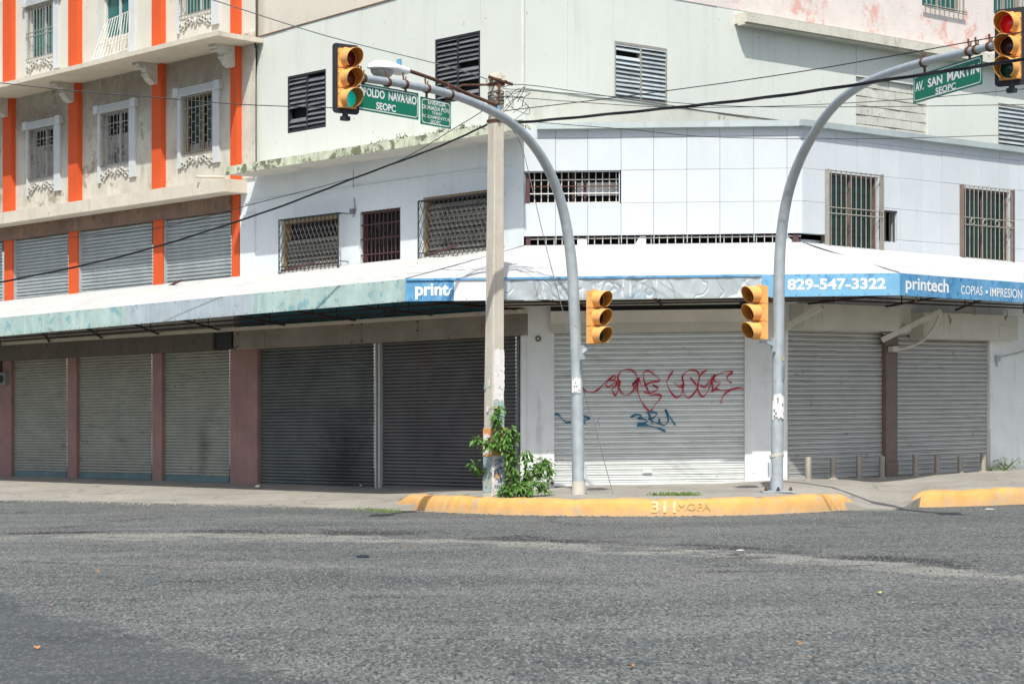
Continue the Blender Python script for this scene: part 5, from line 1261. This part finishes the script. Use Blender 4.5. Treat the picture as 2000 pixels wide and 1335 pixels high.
road_sign(AL, 821.5, 880.5, 188.5, 242, 200.5, 252.5, [('ENERGIA', .24, .82, .775, .935, .012), ('DONADA POR:', .05, .95, .575, .735, .012), ('TONY', .36, .70, .425, .54, .008), ('RODAMIENTOS', .04, .95, .265, .385, .004), ('SEOPC', .32, .66, .09, .22, .008)], 'small green sign reading ENERGIA DONADA POR with rust streaks', 0, [(833, 175, 191), (872, 186, 199)], [(.17, .92, .02, .035), (.86, .9, .25, .015)])
road_sign(AR, 1784, 1918.5, 149, 203, 107, 164, [('AV.', .035, .16, .40, .74, .03), ('SAN', .225, .44, .42, .74, .03), ('MARTIN', .51, .965, .42, .76, .03), ('SEOPC', .34, .635, .09, .33, .025)], 'green street sign reading AV. SAN MARTIN hanging from right arm', 0, [(1806, 125, 142), (1894, 103, 115)], [(.80, .82, .55, .014)])

# ------------------------------------------------------------------ cables
def cable(pts, r, label, mt=CABLE, twist=0):
    mb = MB().m(mt); p = catmull(pts, 8)
    if twist:
        for k in range(twist): mb.tube([q + Vector((0, r*1.3*math.cos(i*.6+k*2.1), r*1.3*math.sin(i*.6+k*2.1))) for i, q in enumerate(p)], r, 6)
    else: mb.tube(p, r, 5)
    o = mb.build('overhead_cable', None); org = Vector(p[0])
    for v in o.data.vertices: v.co -= org
    o.location = org
    tag(o, label, 'cable', 'overhead cables strung from the concrete pole')
cable([at(985, 240, 40.2), at(1042, 237, 39.9), at(1270, 215, 37.6), at(1500, 190, 35.2), at(1760, 152, 32.8), at(2000, 115, 30.5), at(2300, 60, 28)], .0135, 'thick twisted black cable running from pole across the right arm', twist=3)
cable([at(952, 243, 40.2), at(860, 285, 40.6), at(700, 345, 41.4), at(500, 420, 42.8), at(250, 497, 44.6), at(0, 551, 46.6), at(-250, 595, 48.5)], .010, 'thick black cable sagging from pole down to the left edge', twist=3)
cable([at(960, 205, 40.2), at(897, 245, 40.5), at(742, 330, 42), at(500, 397, 44), at(325, 442, 46), at(155, 462, 48), at(60, 466, 50)], .008, 'thin black cable above the thick one on the left')
cable([at(-60, 155, 33), at(0, 162, 33), at(130, 176, 33.2), at(300, 190, 33.5), at(470, 204, 33.8), at(660, 211, 34.2)], .008, 'thin black wire crossing the cream building to the left signal')
cable([at(380, -8, 34), at(415, 0, 34.6), at(640, 71, 36.6), at(870, 129, 39), at(958, 157, 40.2)], .009, 'thin grey wire rising left from the pole top over grey wall', CABLEG)
cable([at(975, 176, 40.2), at(1021, 165.5, 40.5), at(1200, 190, 40.8), at(1303, 205, 41), at(1462, 231, 41.3)], .008, 'thin wire peaking beside pole and falling right below the pale louvre')
cable([at(975, 173, 40.2), at(1200, 189, 39.5), at(1350, 203, 39), at(1500, 209, 38.4), at(1760, 208, 37.5), at(2020, 204, 36.6)], .007, 'thin wire crossing the right wall behind the arm, nearly level')
cable([at(978, 188, 40.2), at(1180, 203, 39.5), at(1330, 210, 39), at(1560, 206, 38), at(1800, 192, 37), at(2020, 172, 36)], .007, 'thin wire sagging below the level one and rising to right edge')
cable([at(985, 218, 40.2), at(1000, 215, 40), at(1200, 191, 38), at(1500, 150, 35), at(1740, 110, 33), at(2000, 62, 31), at(2200, 24, 29.5)], .009, 'thin black cable rising from pole to upper right signal')
cable([at(985, 233, 40.2), at(1100, 243, 40.4), at(1230, 253, 40.7), at(1400, 268, 41), at(1700, 271, 41.4), at(2020, 262, 41.8)], .007, 'thin wire running along the grey roof edge')
cable([at(1000, 252, 40.3), at(1023, 300, 40.3), at(1066, 480, 40.35), at(1112, 655, 40.55), at(1150, 800, 40.45), at(1160, 828, 40.4), at(1197, 963, 40.2)], .008, 'slanting guy wire from pole top to the pavement', CABLEG)
mb = MB().m(CABLEG)
for k in range(6):
    a = at(1160+R.uniform(-4, 2), 828+R.uniform(-10, 4), 40.4); mb.tube([a, a+Vector((R.uniform(-.06, .08), 0, R.uniform(-.1, .1))), a+Vector((R.uniform(-.12, .12), 0, R.uniform(-.15, .25)))], .008, 4)
single(mb, 'wire_knot', None, 'frayed knot of wire halfway down the slanting guy wire', 'wire')

# ------------------------------------------------------------------ bollards
BP = [(1578.7, 891.8, 934.6), (1627, 893.3, 934), (1677.7, 889, 931.7), (1722.4, 890, 930.9), (1788, 887, 925.2), (1830.6, 888, 923.2), (1875, 888, 921.8), (1920.3, 884.8, 921.8)]
BLB = ['grey steel bollard nearest the right traffic light pole', 'short grey bollard second from the traffic light pole', 'grey bollard third from the traffic light pole', 'grey bollard close left of the brown post', 'grey bollard first to the right of the brown post', 'grey bollard second to the right of the brown post', 'slim grey bollard third to the right of the brown post', 'grey bollard furthest right, at the end of the last shutter']
proto = None
for i, (px, yt, yb) in enumerate(BP):
    u, _ = FRL.uz(px, yb, .32); p = FRL.P(u, .32, 0); zb = walk_z(p); ht = at(px, yt, p.y).z - zb
    if proto is None:
        h0_ = ht
        proto = thing('bollard', BLB[0], 'bollard', (0, 0, 0), 'bollards in front of the right shutters')
        mb = MB().m(BOLL); mb.tube([(0, 0, -.05), (0, 0, ht-.012), (0, 0, ht)], [.066, .066, .056], 18); mb.build('tube', None, proto, smooth=True)
        mb = MB().m(PAVE); mb.tube([(0, 0, -.03), (0, 0, .012), (0, 0, .03)], [.12, .11, .070], 14); mb.build('footing', None, proto, smooth=True)
        o = proto
    else: o = copy_tree(proto)
    o['label'] = BLB[i]; o.location = (p.x, p.y, zb); o.scale = (1 if i != 6 else .85, 1 if i != 6 else .85, ht/h0_)

# ------------------------------------------------------------------ plants
def leaf(mb, p, d, n, L, W):
    d = d.normalized(); s_ = d.cross(n); s_ = s_.normalized() if s_.length > 1e-4 else Vector((1, 0, 0)); n = s_.cross(d).normalized()
    a, b, c = p, p + d*L*.5, p + d*L - Vector((0, 0, L*.15))
    mb.add([a, p+d*L*.28+s_*W*.42+n*.1*W, b+s_*W*.5+n*.15*W, p+d*L*.78+s_*W*.30, c, p+d*L*.78-s_*W*.30, b-s_*W*.5+n*.15*W, p+d*L*.28-s_*W*.42+n*.1*W, b],
           [(0, 1, 8), (1, 2, 8), (2, 3, 8), (3, 4, 8), (4, 5, 8), (5, 6, 8), (6, 7, 8), (7, 0, 8)])
def plant(name, label, branches, per, L, spread, foot):
    t = thing(name, label, 'shrub', foot); mf, ms = MB().m(LEAFA), MB().m(STEM); nn = 0
    for br in branches:
        p = catmull(br, 5); ms.tube(p, [.014*(1-.75*i/(len(p)-1)) for i in range(len(p))], 5)
        m_ = int(per*len(p)/6)
        for k in range(m_):
            f = .18 + .82*R.random()**.8; i = min(int(f*(len(p)-1)), len(p)-2); q = p[i].lerp(p[i+1], R.random())
            d = Vector((R.gauss(0, 1), R.gauss(0, 1), R.gauss(-.35, .6))); d = d.normalized()
            q2 = q + d*R.uniform(0, spread); l = L*R.uniform(.6, 1.25)
            leaf(mf, q2, d + Vector((0, 0, -.45)), Vector((R.gauss(0, .4), R.gauss(-.3, .4), 1)), l, l*.42)
    ms.build('stems', None, t); mf.build('leaves', None, t); return t
D0 = pp.y - .35
def b_(l, y=None): return [at(px, py, (y or D0)+dy) for px, py, dy in l]
plant('shrub', 'leafy green plant climbing the foot of the concrete pole', [b_([(1000, 958, .1), (994, 900, 0), (978, 855, -.05), (970, 815, 0), (975, 790, 0)]), b_([(1000, 955, .1), (997, 900, 0), (990, 860, 0), (998, 832, .05)]), b_([(998, 900, .0), (975, 870, -.1), (950, 860, -.1), (925, 856, -.1)]),
      b_([(990, 890, .0), (972, 868, 0), (958, 862, -.05), (950, 876, -.1)]), b_([(945, 925, .35), (932, 912, .3), (925, 905, .25)]), b_([(1000, 960, 0), (1004, 915, 0), (1000, 880, 0)]), b_([(1000, 955, 0), (992, 880, -.05), (988, 845, 0)]), b_([(982, 870, 0), (968, 825, -.03), (972, 800, 0)]),
      b_([(998, 900, 0), (1002, 860, .1), (1004, 838, .1)])], 34, .118, .09, (at(982, 964, D0).x, D0, walk_z((at(982, 964, D0).x, D0))))
D1 = pp.y - .05
plant('shrub', 'bushy green plant sprawling beside the white corner pillar', [b_([(1010, 966, 0), (1020, 940, 0), (1028, 905, 0), (1028, 878, 0)], D1), b_([(1010, 966, 0), (1035, 935, 0), (1055, 910, .1), (1065, 892, .1)], D1), b_([(1008, 966, 0), (1030, 950, -.2), (1055, 940, -.2), (1065, 955, -.2)], D1),
      b_([(1008, 966, 0), (998, 945, -.2), (990, 950, -.3), (984, 962, -.3)], D1), b_([(1008, 966, 0), (1005, 935, -.2), (995, 925, -.2)], D1), b_([(1010, 966, 0), (1020, 950, -.3), (1035, 960, -.4)], D1), b_([(1010, 966, 0), (1025, 940, .1), (1045, 915, .1), (1050, 905, .1)], D1),
      b_([(1008, 966, 0), (1015, 948, -.3), (1010, 955, -.5)], D1), b_([(1008, 966, 0), (1040, 945, 0), (1068, 905, 0), (1072, 925, 0)], D1), b_([(1005, 966, 0), (1002, 950, -.3), (993, 958, -.4)], D1)], 44, .115, .11, (at(1010, 964, D1).x, D1, walk_z((at(1010, 964, D1).x, D1))))
q = FRL.P(FRL.U(1962, .25), .25, 0); q.z = walk_z(q)
plant('weed', 'small dark weed at foot of the white wall at right', [[q, q+Vector((R.uniform(-.35, .35), R.uniform(-.1, .1), R.uniform(.1, .35)))] for k in range(9)], 40, .07, .08, q)
q2 = FRL.P(FRL.U(1934, .2), .2, 0); q2.z = walk_z(q2)
plant('weed', 'tiny weed beside the last bollard', [[q2, q2+Vector((R.uniform(-.12, .12), 0, R.uniform(.05, .18)))] for k in range(5)], 24, .05, .05, q2)
def tufts(name, label, pts, n, hgt, spread, mt=GRASSM):
    mb = MB().m(mt)
    for k in range(n):
        p = Vector(R.choice(pts)); p.x += R.gauss(0, spread); p.y += R.gauss(0, spread*.5); p.z -= .02
        h = hgt*R.uniform(.4, 1.2); d = Vector((R.gauss(0, .4), R.gauss(0, .3), 1)).normalized()*h; s_ = Vector((R.uniform(-1, 1), R.uniform(-.4, .4), 0)).normalized()*.009
        mb.face([p-s_, p+s_, p+d*.6+s_*.7, p+d+Vector((d.x*.4, 0, -.1*h))])
    o = mb.build(name); tag(o, label, 'grass', kind='stuff')
gp = []
for px in range(1285, 1362, 6):
    p = ground(px, 965, KZ); p.z = walk_z(p); gp.append(p)
tufts('grass', 'short dry grass tuft behind the middle of the yellow kerb', gp, 420, .11, .09)
gp = []
for px, py in ((725, 986), (745, 988), (760, 989), (770, 990)):
    p = ground(px, py, .1); p.z = walk_z(p); gp.append(p)
tufts('grass', 'sparse grass at the left end of the yellow kerb', gp, 260, .09, .16)
mp = [FL.P(FL.U(px, .95), .95 - .3*R.random(), zs1+.02) for px in range(740, 950, 5)]
tufts('moss', 'brown weeds and moss along the edge of the roof slab', mp, 700, .09, .12, mat('dry brown moss', (.13, .125, .06), .9, .4, 6, bump=None))
for px, la in ((783, 'small green sprout on the roof slab at left'), (858, 'small green sprout on the roof slab near the donor sign'), (905, 'small green sprout on the roof slab beside the pole')):
    q = FL.P(FL.U(px, .95), .93, zs1+.02)
    plant('weed', la, [[q, q+Vector((R.uniform(-.12, .12), R.uniform(-.05, .05), R.uniform(.06, .16)))] for k in range(5)], 20, .07, .05, q)

# ------------------------------------------------------------------ litter
LV = [(101, 1181.5, DRYL, 'orange dry leaf lying on dark asphalt at the left edge'), (73, 1268, DRYL, 'tan dry leaf lying on the dark asphalt at lower left'), (361, 1041.5, DRYL, 'orange leaf lying in the upper left rut of road'), (791, 1069.5, DRYL, 'small tan leaf on the road left of centre'), (1225, 1303, DRYL, 'orange leaf near the bottom edge right of centre'),
      (1588, 1286, DRYL, 'pair of orange leaf bits at lower right'), (1720, 1160, YELL, 'yellow green leaf lying on the road at right'), (1550, 1259, DRYL, 'faint red leaf on the road above the orange bits'), (195, 1118, DRYL, 'small brown leaf on the road at left')]
for px, py, mt_, la in LV:
    p = ground(px, py, .006); a = R.uniform(0, 6); mb = MB().m(mt_); d = Vector((math.cos(a), math.sin(a), .12)); leaf(mb, p, Vector((d.x*1.0, d.y, .25)), Vector((0, 0, 1)), .085, .055)
    mb.v = [v + Vector((0, 0, .012)) for v in mb.v]; single(mb, 'fallen_leaf', None, la, 'leaf', 'fallen leaves on the road')
def scrap(name, px, py, z, mt_, r, h, label, cat):
    p = ground(px, py, z) if z is not None else ground(px, py, .2)
    if z is None: p.z = walk_z(p)
    mb = MB().m(mt_); n = 9; c = p + Vector((0, 0, h)); ring = [p + Vector((r*math.cos(k*2*math.pi/n)*R.uniform(.6, 1.2), r*math.sin(k*2*math.pi/n)*R.uniform(.6, 1.4), R.uniform(.002, h*.5))) for k in range(n)]
    mid = [p.lerp(q, .55) + Vector((0, 0, h*R.uniform(.5, 1.1))) for q in ring]
    for k in range(n): mb.face([ring[k], ring[(k+1) % n], mid[(k+1) % n], mid[k]]); mb.face([mid[k], mid[(k+1) % n], c])
    single(mb, name, None, label, cat)
scrap('rag', 708, 1087, .004, RAG, .10, .03, 'crumpled dark rag lying on the road left of centre', 'rag')
scrap('paper_scrap', 1446, 1074, .004, PAPER, .06, .01, 'pale paper scrap on the road below right pole', 'paper')
scrap('paper_scrap', 1932, 994, .004, PAPER, .10, .012, 'flat white paper scrap in front of the right kerb', 'paper')
scrap('plastic_bag', 502, 951.5, None, PAPER, .10, .07, 'crumpled white plastic bag at foot of the pink pillar', 'bag')
scrap('plastic_bag', 706, 953, None, PAPER, .06, .05, 'tiny crumpled plastic wrapper by the sooty shutter', 'wrapper')
scrap('litter', 1712, 930, None, SPRAYR, .06, .05, 'small red litter beside the bollard left of brown post', 'litter')

mb = MB().m(PAVE)
for k in range(520):
    t = R.random(); i = R.choice(range(len(KERB_A)-1)) if t < .55 else None
    if i is not None: p = ground(*KERB_A[i]).lerp(ground(*KERB_A[i+1]), R.random()) + Vector((R.gauss(0, .05), -abs(R.gauss(.05, .12)), 0))
    else: p = ground(R.uniform(-50, 770), 0+985, .0); f = R.random(); p = ground(0, 977.5, 0).lerp(ground(770, 995, 0), f) + Vector((R.gauss(0, .1), -abs(R.gauss(.05, .25)), 0))
    r = R.uniform(.008, .03); c = Vector((p.x, p.y, SL*p.x + r*.4))
    vs = [c + Vector((a*r*R.uniform(.6, 1.3), b*r*R.uniform(.6, 1.3), g*r*R.uniform(.5, 1))) for a, b, g in ((1, 0, 0), (-1, 0, 0), (0, 1, 0), (0, -1, 0), (0, 0, 1), (0, 0, -1))]
    mb.add(vs, [(0, 2, 4), (2, 1, 4), (1, 3, 4), (3, 0, 4), (2, 0, 5), (1, 2, 5), (3, 1, 5), (0, 3, 5)])
tag(mb.build('grit'), 'loose grey grit lying in the gutter along the kerb', 'gravel', kind='stuff')

# ------------------------------------------------------------------ light, world, camera
sc_ = bpy.context.scene
w = bpy.data.worlds.new('World'); sc_.world = w; w.use_nodes = True; nt = w.node_tree; nt.nodes.clear()
o_ = nt.nodes.new('ShaderNodeOutputWorld'); bg = nt.nodes.new('ShaderNodeBackground'); sky = nt.nodes.new('ShaderNodeTexSky'); sky.sky_type = 'NISHITA'; sky.sun_disc = False
el = math.asin(SUN.z); az = math.atan2(SUN.x, SUN.y)
sky.sun_elevation = el; sky.sun_rotation = az; sky.air_density = 1.0; sky.dust_density = 2.5; sky.ozone_density = .7
bg.inputs[1].default_value = .13; nt.links.new(sky.outputs[0], bg.inputs[0]); nt.links.new(bg.outputs[0], o_.inputs[0])
sd = bpy.data.lights.new('sun', 'SUN'); sd.energy = 3.9; sd.angle = math.radians(.53); sd.color = (1, .965, .89)
so_ = bpy.data.objects.new('sun', sd); C.objects.link(so_); so_.rotation_euler = (-SUN).to_track_quat('-Z', 'Y').to_euler(); so_.location = (0, 0, 30)
cd = bpy.data.cameras.new('camera'); cam = bpy.data.objects.new('camera', cd); C.objects.link(cam)
cam.location = (0, 0, H); cam.rotation_euler = (math.pi/2, 0, 0); cd.sensor_width = 36; cd.lens = F_PX*36/2000; cd.shift_y = (HY-667.5)/2000
cd.clip_start = .5; cd.clip_end = 1500; cd.dof.use_dof = True; cd.dof.focus_distance = 41; cd.dof.aperture_fstop = 6.3
sc_.camera = cam
sc_.view_settings.view_transform = 'Standard'; sc_.view_settings.look = 'None'; sc_.view_settings.gamma = 1; sc_.view_settings.exposure = .35
for o in bpy.data.objects:
    if '_org' in o: del o['_org']
